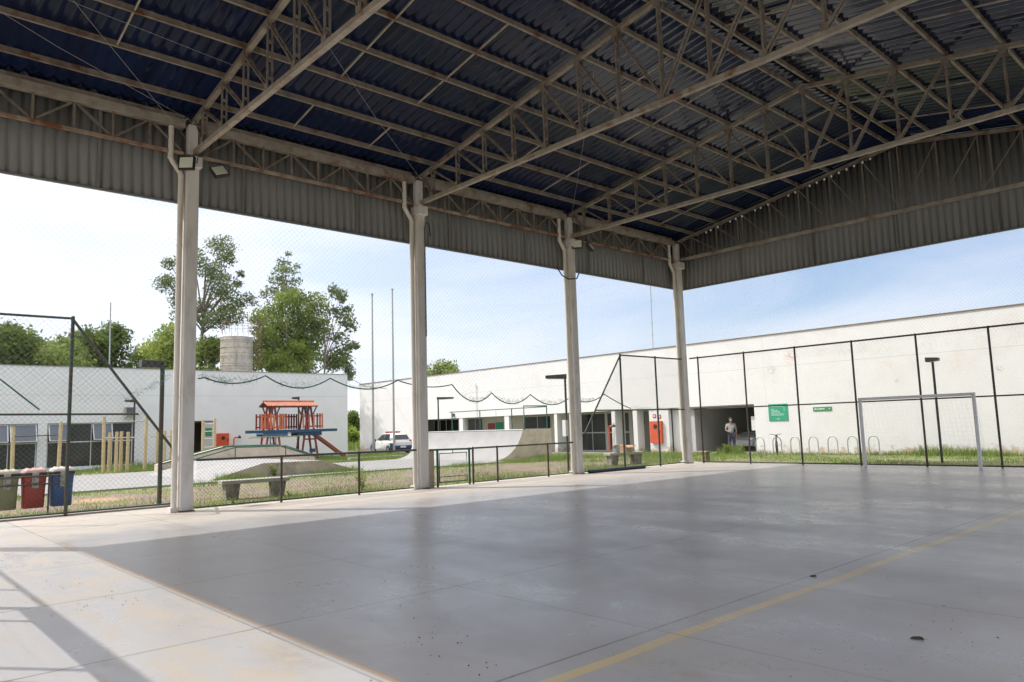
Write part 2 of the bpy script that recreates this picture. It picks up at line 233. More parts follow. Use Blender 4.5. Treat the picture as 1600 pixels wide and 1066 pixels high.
def floor_mat():
    m = bpy.data.materials.new('court_paint'); m.use_nodes = True
    t = m.node_tree; n = t.nodes.new; l = t.links.new; b = t.nodes['Principled BSDF']
    g = n('ShaderNodeNewGeometry'); s = n('ShaderNodeSeparateXYZ'); l(g.outputs['Position'], s.inputs[0])
    def noise(sc, det=6, rough=0.6, off=(0, 0, 0), st=(1, 1, 1)):
        mpn = n('ShaderNodeMapping'); mpn.inputs['Location'].default_value = off; mpn.inputs['Scale'].default_value = st; l(g.outputs['Position'], mpn.inputs['Vector'])
        q = n('ShaderNodeTexNoise'); q.inputs['Scale'].default_value = sc; q.inputs['Detail'].default_value = det; q.inputs['Roughness'].default_value = rough; l(mpn.outputs[0], q.inputs['Vector']); return q.outputs['Fac']
    def rng(x, a, c, lo=0., hi=1.):
        q = n('ShaderNodeMapRange'); q.inputs['From Min'].default_value = a; q.inputs['From Max'].default_value = c; q.inputs['To Min'].default_value = lo; q.inputs['To Max'].default_value = hi; l(x, q.inputs['Value']); return q.outputs[0]
    def ma(op, x, y):
        q = n('ShaderNodeMath'); q.operation = op
        for i, v in enumerate((x, y)):
            if v is None: continue
            if isinstance(v, (int, float)): q.inputs[i].default_value = v
            else: l(v, q.inputs[i])
        return q.outputs[0]
    def mix(f, a, col):
        q = n('ShaderNodeMix'); q.data_type = 'RGBA'
        l(f, q.inputs['Factor'])
        if isinstance(a, tuple): q.inputs['A'].default_value = (*a, 1)
        else: l(a, q.inputs['A'])
        if isinstance(col, tuple): q.inputs['B'].default_value = (*col, 1)
        else: l(col, q.inputs['B'])
        return q.outputs['Result']
    X, Y = s.outputs['X'], s.outputs['Y']
    big = noise(0.55, 5); fine = noise(5, 8, 0.7, (3, 1, 0)); mid = noise(1.6, 7, 0.65, (9, 4, 0))
    c = mix(rng(big, 0.35, 0.65), (0.345, 0.324, 0.308), (0.395, 0.372, 0.355))
    c = mix(rng(mid, 0.52, 0.74, 0, 0.55), c, (0.37, 0.335, 0.30))
    # streaks along the sweeping direction, pale scuffs
    c = mix(rng(noise(1.1, 5, 0.6, (2, 8, 0), (0.35, 1.6, 1)), 0.55, 0.8, 0, 0.35), c, (0.42, 0.40, 0.38))
    c = mix(rng(noise(0.9, 6, 0.6, (20, 3, 0), (0.5, 1.4, 1)), 0.5, 0.8, 0, 0.5), c, (0.25, 0.24, 0.225))
    patch = rng(noise(0.33, 5, 0.62, (13, 6, 0), (0.8, 1.2, 1)), 0.46, 0.62)
    c = mix(ma('MULTIPLY', patch, rng(mid, 0.3, 0.7, 0.1, 0.6)), c, (0.39, 0.352, 0.32))
    crk = ma('LESS_THAN', ma('ABSOLUTE', ma('SUBTRACT', noise(0.42, 7, 0.6, (41, 12, 0)), 0.5), None), 0.0016)
    c = mix(ma('MULTIPLY', crk, rng(noise(0.3, 3, 0.5, (3, 22, 0)), 0.48, 0.6, 0, 0.6)), c, (0.17, 0.155, 0.14))
    scf = ma('LESS_THAN', ma('ABSOLUTE', ma('SUBTRACT', noise(0.5, 2, 0.4, (51, 32, 0), (0.5, 1.3, 1)), 0.47), None), 0.004)
    c = mix(ma('MULTIPLY', scf, rng(noise(2.5, 5, 0.6, (8, 2, 0)), 0.5, 0.62, 0, 0.5)), c, (0.46, 0.445, 0.43))
    c = mix(rng(noise(0.8, 8, 0.7, (31, 2, 0), (0.3, 2.2, 1)), 0.57, 0.72, 0, 0.4), c, (0.44, 0.425, 0.41))
    c = mix(rng(noise(14, 4, 0.6, (1, 7, 0)), 0.62, 0.78, 0, 0.15), c, (0.22, 0.21, 0.20))
    # bare, worn concrete in front of the columns, irregular border; tone raised to strengthen sunlight
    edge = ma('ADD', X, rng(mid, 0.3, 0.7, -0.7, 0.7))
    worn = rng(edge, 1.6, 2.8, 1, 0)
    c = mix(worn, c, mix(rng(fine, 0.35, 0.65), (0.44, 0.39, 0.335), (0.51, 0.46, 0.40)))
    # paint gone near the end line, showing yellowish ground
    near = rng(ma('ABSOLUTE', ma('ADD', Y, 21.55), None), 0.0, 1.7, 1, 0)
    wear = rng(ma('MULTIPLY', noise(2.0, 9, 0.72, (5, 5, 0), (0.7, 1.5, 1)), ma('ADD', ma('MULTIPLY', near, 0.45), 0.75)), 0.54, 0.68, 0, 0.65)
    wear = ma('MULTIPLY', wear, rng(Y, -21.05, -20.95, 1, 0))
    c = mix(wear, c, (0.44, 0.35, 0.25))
    # worn paint beyond the end line, its tone also lightened to carry sunlight
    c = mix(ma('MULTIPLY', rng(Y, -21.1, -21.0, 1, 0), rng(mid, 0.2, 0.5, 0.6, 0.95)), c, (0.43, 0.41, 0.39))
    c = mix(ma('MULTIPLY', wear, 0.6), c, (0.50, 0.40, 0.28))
    # end line of faded orange paint
    el = ma('LESS_THAN', ma('ABSOLUTE', ma('ADD', Y, 21.0), None), 0.028)
    el = ma('MULTIPLY', el, rng(fine, 0.28, 0.5, 0.25, 0.9)); el = ma('MULTIPLY', el, rng(X, 2.2, 3.2))
    c = mix(el, c, (0.42, 0.28, 0.16))
    # yellow side line
    sl_ = ma('LESS_THAN', ma('ABSOLUTE', ma('SUBTRACT', ma('ADD', X, rng(noise(0.4, 2), 0.3, 0.7, -0.03, 0.03)), 12.66), None), 0.05)
    sl_ = ma('MULTIPLY', sl_, rng(noise(4, 8, 0.7, (1, 1, 0)), 0.3, 0.48, 0.3, 0.92))
    c = mix(sl_, c, (0.58, 0.43, 0.19))
    blur = rng(ma('ABSOLUTE', ma('SUBTRACT', X, 12.74), None), 0.0, 0.22, 0.38, 0)
    c = mix(ma('MULTIPLY', blur, rng(mid, 0.4, 0.65)), c, (0.48, 0.38, 0.22))
    # saw cut joints, about 2.35 m by 2.02 m
    def joint(x, off, per, wd):
        q = ma('ADD', x, off); q = ma('DIVIDE', q, per); q = ma('FRACT', q, None); q = ma('SUBTRACT', q, 0.5)
        return ma('LESS_THAN', ma('MULTIPLY', ma('ABSOLUTE', q, None), per), wd)
    jx = joint(X, -10.07+50*2.35+1.175, 2.35, 0.012); jy = joint(Y, 17.03+50*2.02+1.01, 2.02, 0.009)
    jj = ma('MULTIPLY', ma('MAXIMUM', jx, ma('MULTIPLY', jy, 0.8)), rng(noise(0.7, 4, 0.6, (4, 9, 0)), 0.32, 0.6, 0.3, 0.85))
    c = mix(jj, c, (0.12, 0.105, 0.09))
    # small stains with their own shape
    for (px, py, rr) in [(12.6, -21.1, 0.45), (12.5, -18.6, 0.14), (13.2, -19.7, 0.1), (11.0, -21.0, 0.6), (10.4, -18.7, 0.18), (7.8, -12.8, 0.5), (9.6, -10.2, 0.4)]:
        dd = n('ShaderNodeVectorMath'); dd.operation = 'DISTANCE'; l(g.outputs['Position'], dd.inputs[0]); dd.inputs[1].default_value = (px, py, 0)
        c = mix(ma('MULTIPLY', rng(dd.outputs['Value'], rr*0.4, rr, 0.5, 0), rng(fine, 0.35, 0.55)), c, (0.33, 0.27, 0.20))
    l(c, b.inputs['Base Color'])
    rg = rng(ma('ADD', ma('MULTIPLY', mid, 0.5), ma('MULTIPLY', fine, 0.5)), 0.35, 0.65, 0.27, 0.37)
    rg = ma('ADD', rg, rng(noise(0.45, 6, 0.6, (17, 9, 0), (0.6, 1.6, 1)), 0.38, 0.62, -0.04, 0.05))
    rg = ma('ADD', rg, ma('MULTIPLY', worn, 0.3)); rg = ma('ADD', rg, ma('MULTIPLY', wear, 0.3))
    l(rg, b.inputs['Roughness']); b.inputs['Specular IOR Level'].default_value = 0.5
    bp = n('ShaderNodeBump'); bp.inputs['Strength'].default_value = 0.012; bp.inputs['Distance'].default_value = 0.02
    l(noise(7, 8, 0.65, (6, 2, 0)), bp.inputs['Height']); l(bp.outputs[0], b.inputs['Normal'])
    return m
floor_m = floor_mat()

def ground_mat():
    m = M('grass_ground', (0.17, 0.185, 0.075), 0.95, var=0.3, scale=1.5, col2=(0.26, 0.22, 0.13), thr=(0.54, 0.7), scale2=0.5, bump=0.6, bscale=20)
    return m
ground_m = ground_mat()

def paver_mat():
    m = M('paver_path_mix', (0.225, 0.18, 0.145), 0.95, var=0.2, scale=3, col2=(0.16, 0.185, 0.05), thr=(0.46, 0.6), scale2=0.9, bump=0.5, bscale=30)
    t = m.node_tree; n = t.nodes.new; l = t.links.new; b = t.nodes['Principled BSDF']
    src = b.inputs['Base Color'].links[0].from_socket
    g = n('ShaderNodeNewGeometry')
    br = n('ShaderNodeTexBrick'); br.inputs['Scale'].default_value = 1.0; br.inputs['Brick Width'].default_value = 0.22; br.inputs['Row Height'].default_value = 0.11; br.inputs['Mortar Size'].default_value = 0.006
    br.inputs['Color1'].default_value = (1, 1, 1, 1); br.inputs['Color2'].default_value = (0.8, 0.78, 0.78, 1); br.inputs['Mortar'].default_value = (0.45, 0.42, 0.36, 1)
    l(g.outputs['Position'], br.inputs['Vector'])
    mu = n('ShaderNodeMix'); mu.data_type = 'RGBA'; mu.blend_type = 'MULTIPLY'; mu.inputs['Factor'].default_value = 1; l(src, mu.inputs['A']); l(br.outputs['Color'], mu.inputs['B'])
    src = mu.outputs['Result']
    s = n('ShaderNodeSeparateXYZ'); l(g.outputs['Position'], s.inputs[0])
    for xx in (-5.1, -7.2, -3.6):
        a = n('ShaderNodeMath'); a.operation = 'SUBTRACT'; l(s.outputs['X'], a.inputs[0]); a.inputs[1].default_value = xx
        ab = n('ShaderNodeMath'); ab.operation = 'ABSOLUTE'; l(a.outputs[0], ab.inputs[0])
        lt = n('ShaderNodeMath'); lt.operation = 'LESS_THAN'; l(ab.outputs[0], lt.inputs[0]); lt.inputs[1].default_value = 0.11
        m3 = n('ShaderNodeMath'); m3.operation = 'MULTIPLY'; l(lt.outputs[0], m3.inputs[0]); m3.inputs[1].default_value = 0.55
        q = n('ShaderNodeMix'); q.data_type = 'RGBA'; l(m3.outputs[0], q.inputs['Factor']); l(src, q.inputs['A']); q.inputs['B'].default_value = (0.33, 0.15, 0.12, 1); src = q.outputs['Result']
    # yellow and pink tactile paving near the bins
    dd = n('ShaderNodeVectorMath'); dd.operation = 'DISTANCE'; l(g.outputs['Position'], dd.inputs[0]); dd.inputs[1].default_value = (-7.0, -18.2, -0.1)
    r = n('ShaderNodeMapRange'); r.inputs['From Min'].default_value = 0.3; r.inputs['From Max'].default_value = 1.1; r.inputs['To Min'].default_value = 0.6; r.inputs['To Max'].default_value = 0; l(dd.outputs['Value'], r.inputs['Value'])
    q = n('ShaderNodeMix'); q.data_type = 'RGBA'; l(r.outputs[0], q.inputs['Factor']); l(src, q.inputs['A']); q.inputs['B'].default_value = (0.52, 0.30, 0.17, 1); src = q.outputs['Result']
    l(src, b.inputs['Base Color']); return m
paver_m = paver_mat()

# ------------------------------------------------------------------ helpers
class MB:
    """collects shapes and links them as ONE mesh object"""
    def __init__(s): s.v = []; s.f = []; s.mi = []; s.sm = []; s.cur = 0
    def add(s, vs, fs, smooth=False):
        o = len(s.v); s.v += [tuple(p) for p in vs]
        for f in fs: s.f.append(tuple(i+o for i in f)); s.mi.append(s.cur); s.sm.append(smooth)
        return s
    def box(s, x0, x1, y0, y1, z0, z1):
        return s.add([(x0,y0,z0),(x1,y0,z0),(x1,y1,z0),(x0,y1,z0),(x0,y0,z1),(x1,y0,z1),(x1,y1,z1),(x0,y1,z1)],
                     [(0,3,2,1),(4,5,6,7),(0,1,5,4),(1,2,6,5),(2,3,7,6),(3,0,4,7)])
    def bar(s, p, q, wd, ht, upv=(0,0,1)):
        p, q = Vector(p), Vector(q); d = (q-p).normalized(); u = Vector(upv)
        if abs(d.dot(u)) > 0.98: u = Vector((1,0,0))
        a = d.cross(u).normalized(); b = a.cross(d)
        a = a*wd/2; b = b*ht/2
        return s.add([p-a-b,p+a-b,p+a+b,p-a+b,q-a-b,q+a-b,q+a+b,q-a+b],[(0,3,2,1),(4,5,6,7),(0,1,5,4),(1,2,6,5),(2,3,7,6),(3,0,4,7)])
    def tube(s, pts, r, n=8, caps=True):
        pts = [Vector(p) for p in pts]; rs = r if isinstance(r, (list, tuple)) else [r]*len(pts)
        vs = []; pa = None
        for i, p in enumerate(pts):
            d = (pts[min(i+1, len(pts)-1)]-pts[max(i-1, 0)]).normalized()
            if pa is None:
                u = Vector((0,0,1)) if abs(d.z) < 0.9 else Vector((1,0,0)); pa = d.cross(u).normalized()
            pa = (pa - d*pa.dot(d)).normalized(); b = d.cross(pa)
            for k in range(n):
                t = 2*math.pi*k/n; vs.append(p+(pa*math.cos(t)+b*math.sin(t))*rs[i])
        fs = [(i*n+k, i*n+(k+1)%n, (i+1)*n+(k+1)%n, (i+1)*n+k) for i in range(len(pts)-1) for k in range(n)]
        s.add(vs, fs, n > 4)
        if caps: 
            m = len(pts)-1; s.add([vs[k] for k in range(n)], [tuple(range(n-1,-1,-1))]); s.add([vs[m*n+k] for k in range(n)], [tuple(range(n))])
        return s
    def prism(s, poly, off):
        """planar polygon (3-D points) pushed along off"""
        n = len(poly); off = Vector(off); a = [Vector(p) for p in poly]; b = [p+off for p in a]
        return s.add(a+b, [tuple(range(n-1,-1,-1)), tuple(range(n,2*n))]+[(i,(i+1)%n,n+(i+1)%n,n+i) for i in range(n)])
    def loft(s, rings, closed=True, caps=True, smooth=True):
        n = len(rings[0]); vs = [p for r in rings for p in r]
        fs = [(i*n+k, i*n+(k+1)%n, (i+1)*n+(k+1)%n, (i+1)*n+k) for i in range(len(rings)-1) for k in range(n if closed else n-1)]
        s.add(vs, fs, smooth)
        if caps: s.add(rings[0], [tuple(range(n-1,-1,-1))]); s.add(rings[-1], [tuple(range(n))])
        return s
    def quad(s, a, b, c, d): return s.add([a,b,c,d], [(0,1,2,3)])
    def sphere(s, c, r, n=10, m=6, sc=(1,1,1)):
        vs = []; 
        for i in range(m+1):
            t = math.pi*i/m
            for k in range(n):
                p = 2*math.pi*k/n; vs.append((c[0]+r*sc[0]*math.sin(t)*math.cos(p), c[1]+r*sc[1]*math.sin(t)*math.sin(p), c[2]+r*sc[2]*math.cos(t)))
        return s.add(vs, [(i*n+k, (i+1)*n+k, (i+1)*n+(k+1)%n, i*n+(k+1)%n) for i in range(m) for k in range(n)], True)
    def build(s, name, mat, parent=None, loc=None, rel=True, bevel=0):
        """coordinates are world coordinates (rel) or already local to the parent"""
        me = bpy.data.meshes.new(name)
        o = bpy.data.objects.new(name, me); COL.objects.link(o)
        base = Vector((0,0,0))
        if parent is not None:
            o.parent = parent
            if rel:
                q = parent
                while q: base += q.location; q = q.parent
        elif loc is not None:
            base = Vector(loc); o.location = loc
        me.from_pydata([tuple(Vector(p)-base) for p in s.v], [], s.f)
        mats = mat if isinstance(mat, (list, tuple)) else [mat]
        for m in mats: me.materials.append(m)
        me.polygons.foreach_set('material_index', s.mi); me.polygons.foreach_set('use_smooth', s.sm)
        me.update()
        if bevel:
            bv = o.modifiers.new('bevel', 'BEVEL'); bv.width = bevel; bv.segments = 2; bv.limit_method = 'ANGLE'
        return o

def fast_mesh(name, V, F, mat, parent=None, base=(0,0,0), loc=None):
    V = np.asarray(V, np.float32).reshape(-1, 3); F = np.asarray(F, np.int32); k = F.shape[1]
    b = Vector(base)
    me = bpy.data.meshes.new(name); o = bpy.data.objects.new(name, me); COL.objects.link(o)
    if parent is not None:
        o.parent = parent; q = parent; b = Vector((0,0,0))
        while q: b += q.location; q = q.parent
    elif loc is not None: b = Vector(loc); o.location = loc
    V = V - np.array(b, np.float32)
    me.vertices.add(len(V)); me.vertices.foreach_set('co', V.ravel())
    me.loops.add(F.size); me.loops.foreach_set('vertex_index', F.ravel())
    me.polygons.add(len(F)); me.polygons.foreach_set('loop_start', np.arange(0, F.size, k, dtype=np.int32))
    try: me.polygons.foreach_set('loop_total', np.full(len(F), k, np.int32))
    except Exception: pass
    me.materials.append(mat); me.update(calc_edges=True); me.validate()
    return o

def tag(o, label=None, cat=None, group=None, kind=None):
    if label: o['label'] = label
    if cat: o['category'] = cat
    if group: o['group'] = group
    if kind: o['kind'] = kind
    return o
def thing(name, label, cat, loc=(0,0,0), rz=0, group=None):
    o = bpy.data.objects.new(name, None); COL.objects.link(o); o.location = loc; o.rotation_euler = (0,0,rz); o.empty_display_size = 0.2
    return tag(o, label, cat, group)
def struct(name, mb, mat, label=None):
    return tag(mb.build(name, mat), label, None, None, 'structure')
def dup(root, loc, rz=0, label=None, name=None):
    def cp(o, par):
        c = o.copy(); COL.objects.link(c); c.parent = par
        for ch in list(o.children): cp(ch, c)
        return c
    r = cp(root, None); r.location = loc; r.rotation_euler = (0,0,rz)
    if label: r['label'] = label
    return r

def wires(segs, r, frame_a=None):
    """segs (n,2,3) -> triangular prisms"""
    S = np.asarray(segs, float); p, q = S[:,0], S[:,1]; d = q-p; L = np.linalg.norm(d, axis=1, keepdims=True); d = d/np.maximum(L, 1e-9)
    u = np.tile(np.array([0.3, 0.5, 0.81]), (len(S),1)); a = np.cross(d, u); a /= np.linalg.norm(a, axis=1, keepdims=True); b = np.cross(d, a)
    V = np.zeros((len(S), 6, 3))
    for k in range(3):
        t = 2*math.pi*k/3; o = (a*math.cos(t)+b*math.sin(t))*r
        V[:,k] = p+o; V[:,3+k] = q+o
    base = (np.arange(len(S))*6)[:,None]
    F = np.concatenate([base+np.array([k,(k+1)%3,3+(k+1)%3,3+k]) for k in range(3)])
    return V.reshape(-1,3), F
def clip_lines(poly, pitch):
    """two families of diagonals inside a convex polygon (2-D)"""
    P = np.array(poly, float); out = []
    A = 0.5*sum(P[i][0]*P[(i+1)%len(P)][1]-P[(i+1)%len(P)][0]*P[i][1] for i in range(len(P)))
    if A < 0: P = P[::-1]
    for sgn in (1, -1):
        d = np.array([1.0, sgn*1.0])/math.sqrt(2); nn = np.array([-d[1], d[0]])
        pr = P@nn; c = pr.min()+pitch*0.4
        while c < pr.max():
            o = nn*c; t0, t1 = -1e9, 1e9
            for i in range(len(P)):
                a, b2 = P[i], P[(i+1)%len(P)]; e = b2-a; n_in = np.array([-e[1], e[0]])
                den = d@n_in; num = (a-o)@n_in
                if abs(den) < 1e-9:
                    if num > 0: t0, t1 = 1, 0
                elif den > 0: t0 = max(t0, num/den)
                else: t1 = min(t1, num/den)
            if t1-t0 > 0.02: out.append((o+d*t0, o+d*t1))
            c += pitch
    return out
def mesh_panel(poly, plane, const, pitch, r, name, mat, parent):
    """chain link or net between straight edges; plane 'x' -> poly is (y,z), plane 'y' -> (x,z)"""
    segs = []
    for a, b in clip_lines(poly, pitch):
        j = 0.004
        if plane == 'x': segs.append(((const, a[0], a[1]), (const, b[0], b[1])))
        else: segs.append(((a[0], const, a[1]), (b[0], const, b[1])))
    V, F = wires(segs, r)
    return fast_mesh(name, V, F, mat, parent)

# ------------------------------------------------------------------ ground, court, paths
G = -0.12
gm = MB(); gm.quad((-900,-900,G),(900,-900,G),(900,900,G),(-900,900,G)); struct('ground', gm, ground_m)
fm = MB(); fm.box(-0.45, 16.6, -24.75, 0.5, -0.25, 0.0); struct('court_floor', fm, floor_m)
pm = MB(); pm.quad((-9.4,-40,G+.004),(-2.5,-40,G+.004),(-2.5,4.5,G+.004),(-9.4,4.5,G+.004)); struct('paved_path', pm, paver_m)
sm_ = MB(); sm_.box(-22.6,-10.6,-40,-4.0,G-.1,G+.06); sm_.box(-19.5,-10.15,-3.99,-0.32,G-.1,G+.058); struct('skate_slab', sm_, slab_m)
dk = MB(); dk.quad((-42,5.6,G+.008),(-20,5.6,G+.008),(-20,9.75,G+.008),(-42,9.75,G+.008)); struct('parking_strip', dk, slab_m)
rp_ = MB(); rp_.box(-8.0,-2.0,8.6,9.75,G-.05,G+.02); rp_.box(-34,-8.05,9.0,9.78,G-.05,G+.03); struct('doorstep_paving', rp_, slab_m)
pz_ = MB(); pz_.box(16.75,60,-60,8,G-.2,G+.05); pz_.box(-20,16.749,-60,-24.85,G-.2,G+.05); struct('bounce_slab', pz_, kerb_m)  # unseen grey slabs added to neutralise green bounce light in the hall
k = MB()
k.box(-0.62,-0.46,-17.9,0.62,-0.3,-0.015); k.box(-0.45,16.7,0.51,0.64,-0.3,0.02)
k.box(-1.78,-1.62,-26,-17.92,-0.3,0.03)
struct('kerb', k, kerb_m)
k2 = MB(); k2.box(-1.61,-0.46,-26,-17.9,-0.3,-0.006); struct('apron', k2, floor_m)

# ------------------------------------------------------------------ sports hall
hall = thing('sports_hall', 'open steel sports hall with navy sheet roof, grey fascia and concrete columns over the court', 'sports hall', (8,-12,0))
YS = [0,-6,-12,-18,-24]
def zr(x): return 8.40 + 0.172*min(x, 16-x)     # centre of the top chord
def column(x0, x1, y, side):
    y -= 0.07
    x0, x1 = (x1-.25, x1) if side < 0 else (x0, x0+.25)
    c = MB(); c.box(x0, x1, y-0.26, y, -0.02, 7.3)
    xi = x1 if side < 0 else x0
    sgn = 1 if side < 0 else -1
    # corbel head
    c.box(min(x0, xi+sgn*0.13), max(x1, xi+sgn*0.13), y-0.28, y+0.02, 7.303, 7.55)
    c.box(x0+.03, x1-.03, y-0.23, y-0.03, 7.553, 8.30)
    o = c.build('column', conc_col, hall, bevel=0.015)
    g = MB(); g.box(x0-.03, x1+.03, y-0.29, y+0.03, -0.02, 0.03); g.build('column_foot', rusty, o)
    px = (x0+x1)/2 - 0.02; pm_ = mossy_pipe if (side < 0 and y == 0) else pvc
    p = MB(); p.tube([(px,y-.56,8.2),(px,y-.56,7.52),(px,y-.53,7.44),(px,y-.37,7.22),(px,y-.34,7.14),(px,y-.34,0.06)], 0.058, 12)
    for z in (7.50, 7.12, 5.6, 2.35, 0.5): p.tube([(px,y-(.56 if z > 7.3 else .34),z-.03),(px,y-(.56 if z > 7.3 else .34),z+.03)], 0.064, 12)
    p.box(px-.10, px+.10, y-.43, y-.27, -0.01, 0.10)
    p.build('downpipe', pm_, o)
    return o
for y in YS:
    column(-0.30, 0.0, y, -1)
    column(16.0, 16.3, y if y > -23 else -24.0, 1)

def truss(y, end=False):
    t = MB(); t.bar((0.02,y,7.67),(15.98,y,7.67),0.10,0.10)
    ch = t.build('truss', rusty if y == -12 else steel_chord, hall)
    tc_ = MB(); tc_.bar((-0.05,y,zr(0)-.01),(8,y,zr(8)),0.11,0.09); tc_.bar((16.05,y,zr(0)-.01),(8,y,zr(8)),0.11,0.09); tc_.build('top_chord', purlin_m, ch)
    nodes = [0.54]+[8-1.065*k for k in range(6,-1,-1)]
    nodes = nodes + [16-n for n in nodes[-2::-1]]
    offs = (-0.045, 0.045) if not end else (0.0,)
    for i, x in enumerate(nodes):
        v = MB()
        for o in offs: v.bar((x,y+o,7.72),(x,y+o,zr(x)-.05),0.03,0.036,(1,0,0))
        if not end:
            for zz in np.arange(7.9, zr(x)-.15, 0.35): v.box(x-.02,x+.02,y-.03,y+.03,zz,zz+.05)
            for yy_ in (y-.072, y+.066):
                v.box(x-.075,x+.075,yy_,yy_+.006,zr(x)-.17,zr(x)-.03); v.box(x-.075,x+.075,yy_,yy_+.006,7.70,7.82)
        v.build('vertical', steel, ch)
    allx = [0.1]+nodes+[15.9]
    for i in range(len(allx)-1):
        a, b = allx[i], allx[i+1]
        if (a+b)/2 < 8: p, q = (a, zr(a)-.06), (b, 7.73)
        else: p, q = (b, zr(b)-.06), (a, 7.73)
        v = MB()
        for o in offs: v.bar((p[0],y+o,p[1]),(q[0],y+o,q[1]),0.032,0.03)
        if not end:
            for f in (0.3, 0.6, 0.85):
                xx = p[0]+(q[0]-p[0])*f; zz = p[1]+(q[1]-p[1])*f; v.box(xx-.025,xx+.025,y-.03,y+.03,zz-.02,zz+.02)
        v.build('diagonal', steel, ch)
    return nodes
for y in YS[1:4]: nodes = truss(y-0.17)
truss(-0.12, True); truss(-23.95, True)

# purlins with their sag rods
PX = [n for n in nodes if n != 8]+[7.78, 8.22]
PX = sorted(set(PX))
sag = 0
for i, x in enumerate(PX):
    z = zr(x)+0.12
    p = MB(); p.box(x-.022,x+.022,-24.5,0.3,z-.045,z+.06); p.box(x-.022,x+.035,-24.5,0.3,z-.056,z-.046)
    po = p.build('purlin', purlin_m, hall)
    if i+1 < len(PX) and PX[i+1]-x > 0.6:
        x2 = PX[i+1]
        for b in range(4):
            for fr in (1/3, 2/3):
                if (i+b) % 4 == 3: continue
                if b == 3 and x > 5: continue
                yy = YS[b]-0.17-6*fr
                q = MB(); q.bar((x+.03,yy,z-.02),(x2-.03,yy,zr(x2)+.10),0.03,0.03); q.build('sag_rod', steel_chord, po); sag += 1

# roof sheets: trapezoid corrugation running up the slope
def sheet(name, x0, x1):
    pitch = 0.24; prof = [(0,0),(0.085,0),(0.14,0.042),(0.185,0.042),(0.24,0)]
    ys = []; y = -24.6
    while y < 0.62:
        k1, k2 = rnd.gauss(0,.045), rnd.gauss(0,.045)
        for (a, h), t_ in zip(prof[:-1], (-.05*k1, .05*k1, -.04*k2, .04*k2)): ys.append((y+a, h+t_))
        y += pitch
    V = []; F = []; xs = np.linspace(x0, x1, 15)
    for x in xs:
        for (yy, h) in ys: V.append((x, yy, zr(x)+0.185+h + 0.004*math.sin(yy*2.1+x)+0.0015*math.sin(x*3.1+yy*5.7)))
    n = len(ys)
    for i in range(len(xs)-1):
        for j in range(n-1): F.append((i*n+j, i*n+j+1, (i+1)*n+j+1, (i+1)*n+j))
    o = fast_mesh(name, V, F, roofm, hall)
    s = o.modifiers.new('thickness', 'SOLIDIFY'); s.thickness = 0.004
    return o
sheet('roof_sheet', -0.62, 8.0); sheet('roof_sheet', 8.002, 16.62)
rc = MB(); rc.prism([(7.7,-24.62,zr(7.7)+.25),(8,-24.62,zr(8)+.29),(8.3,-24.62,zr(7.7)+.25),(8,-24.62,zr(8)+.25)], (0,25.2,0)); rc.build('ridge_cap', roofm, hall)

# fascia of ribbed sheet, its lower trim and the lattice eave truss in front of it
def ribs(a, b, pitch=0.20):
    prof = [(0,0),(0.12,0),(0.135,0.024),(0.185,0.024),(0.20,0)]; out = []; t = a
    while t < b:
        for d, h in prof[:-1]:
            if t+d < b: out.append((t+d, h))
        t += pitch
    out.append((b, 0)); return out
def fascia(axis, const, a, b, z0, ztop, inward):
    V = []; F = []; pr = ribs(a, b)
    for (t, h) in pr:
        for z in (z0, ztop(t)):
            V.append((const-inward*h, t, z) if axis == 'x' else (t, const-inward*h, z))
    for i in range(len(pr)-1): F.append((2*i, 2*i+2, 2*i+3, 2*i+1))
    o = fast_mesh('fascia', V, F, fascia_m, hall)
    s = o.modifiers.new('thickness', 'SOLIDIFY'); s.thickness = 0.004
    m = MB()
    if axis == 'x':
        m.box(const-.05, const+.012, a, b, z0-.03, z0+.012)
        for t in np.arange(a+1.5, b, 3.0): m.box(const+.004*inward, const+.05*inward, t-.03, t+.03, z0+.02, 8.3)
    else:
        m.box(a, b, const-.012, const+.05, z0-.03, z0+.012)
        for t in np.arange(a+2.6, b, 2.7): m.box(t-.03, t+.03, const-.05*(1 if const > -5 else -1) if const > -5 else const+.004, const-.004 if const > -5 else const+.05, z0+.02, ztop(t)-.1)
    m.build('fascia_trim', fascia_m, o)
fascia('x', -0.40, -24.45, 0.44, 6.62, lambda t: 8.575, 1)
fascia('x', 16.40, -24.45, 0.44, 6.62, lambda t: 8.575, -1)
fascia('y', 0.42, -0.40, 16.40, 6.62, lambda t: zr(max(0, min(16, t)))+.17, -1)
fascia('y', -24.42, -0.40, 16.40, 6.62, lambda t: zr(max(0, min(16, t)))+.17, 1)

def eave_truss(x, y0, y1):
    t = MB(); t.bar((x,y0,8.30),(x,y1,8.30),0.20,0.17); t.box(x-.20,x-.02,y0,y1,8.388,8.52)
    o = t.build('eave_truss', steel_chord, hall)
    b = MB(); b.bar((x,y0,7.64),(x,y1,7.64),0.06,0.07); b.build('bottom_chord', rusty, o)
    n = 8; L = (y1-y0)/n; wv = MB()
    for i in range(1, n): wv.bar((x,y0+i*L,7.67),(x,y0+i*L,8.22),0.05,0.04,(1,0,0))
    for i in range(n):
        a, c = y0+i*L, y0+(i+1)*L
        if i % 2 == 0: wv.bar((x,a+.05,7.70),(x,c-.05,8.19),0.045,0.04)
        else: wv.bar((x,a+.05,8.19),(x,c-.05,7.70),0.045,0.04)
    wv.build('web', steel, o)
for b in range(4):
    for x in (-0.15, 16.15): eave_truss(x, YS[b+1]+0.02, YS[b]-0.36)

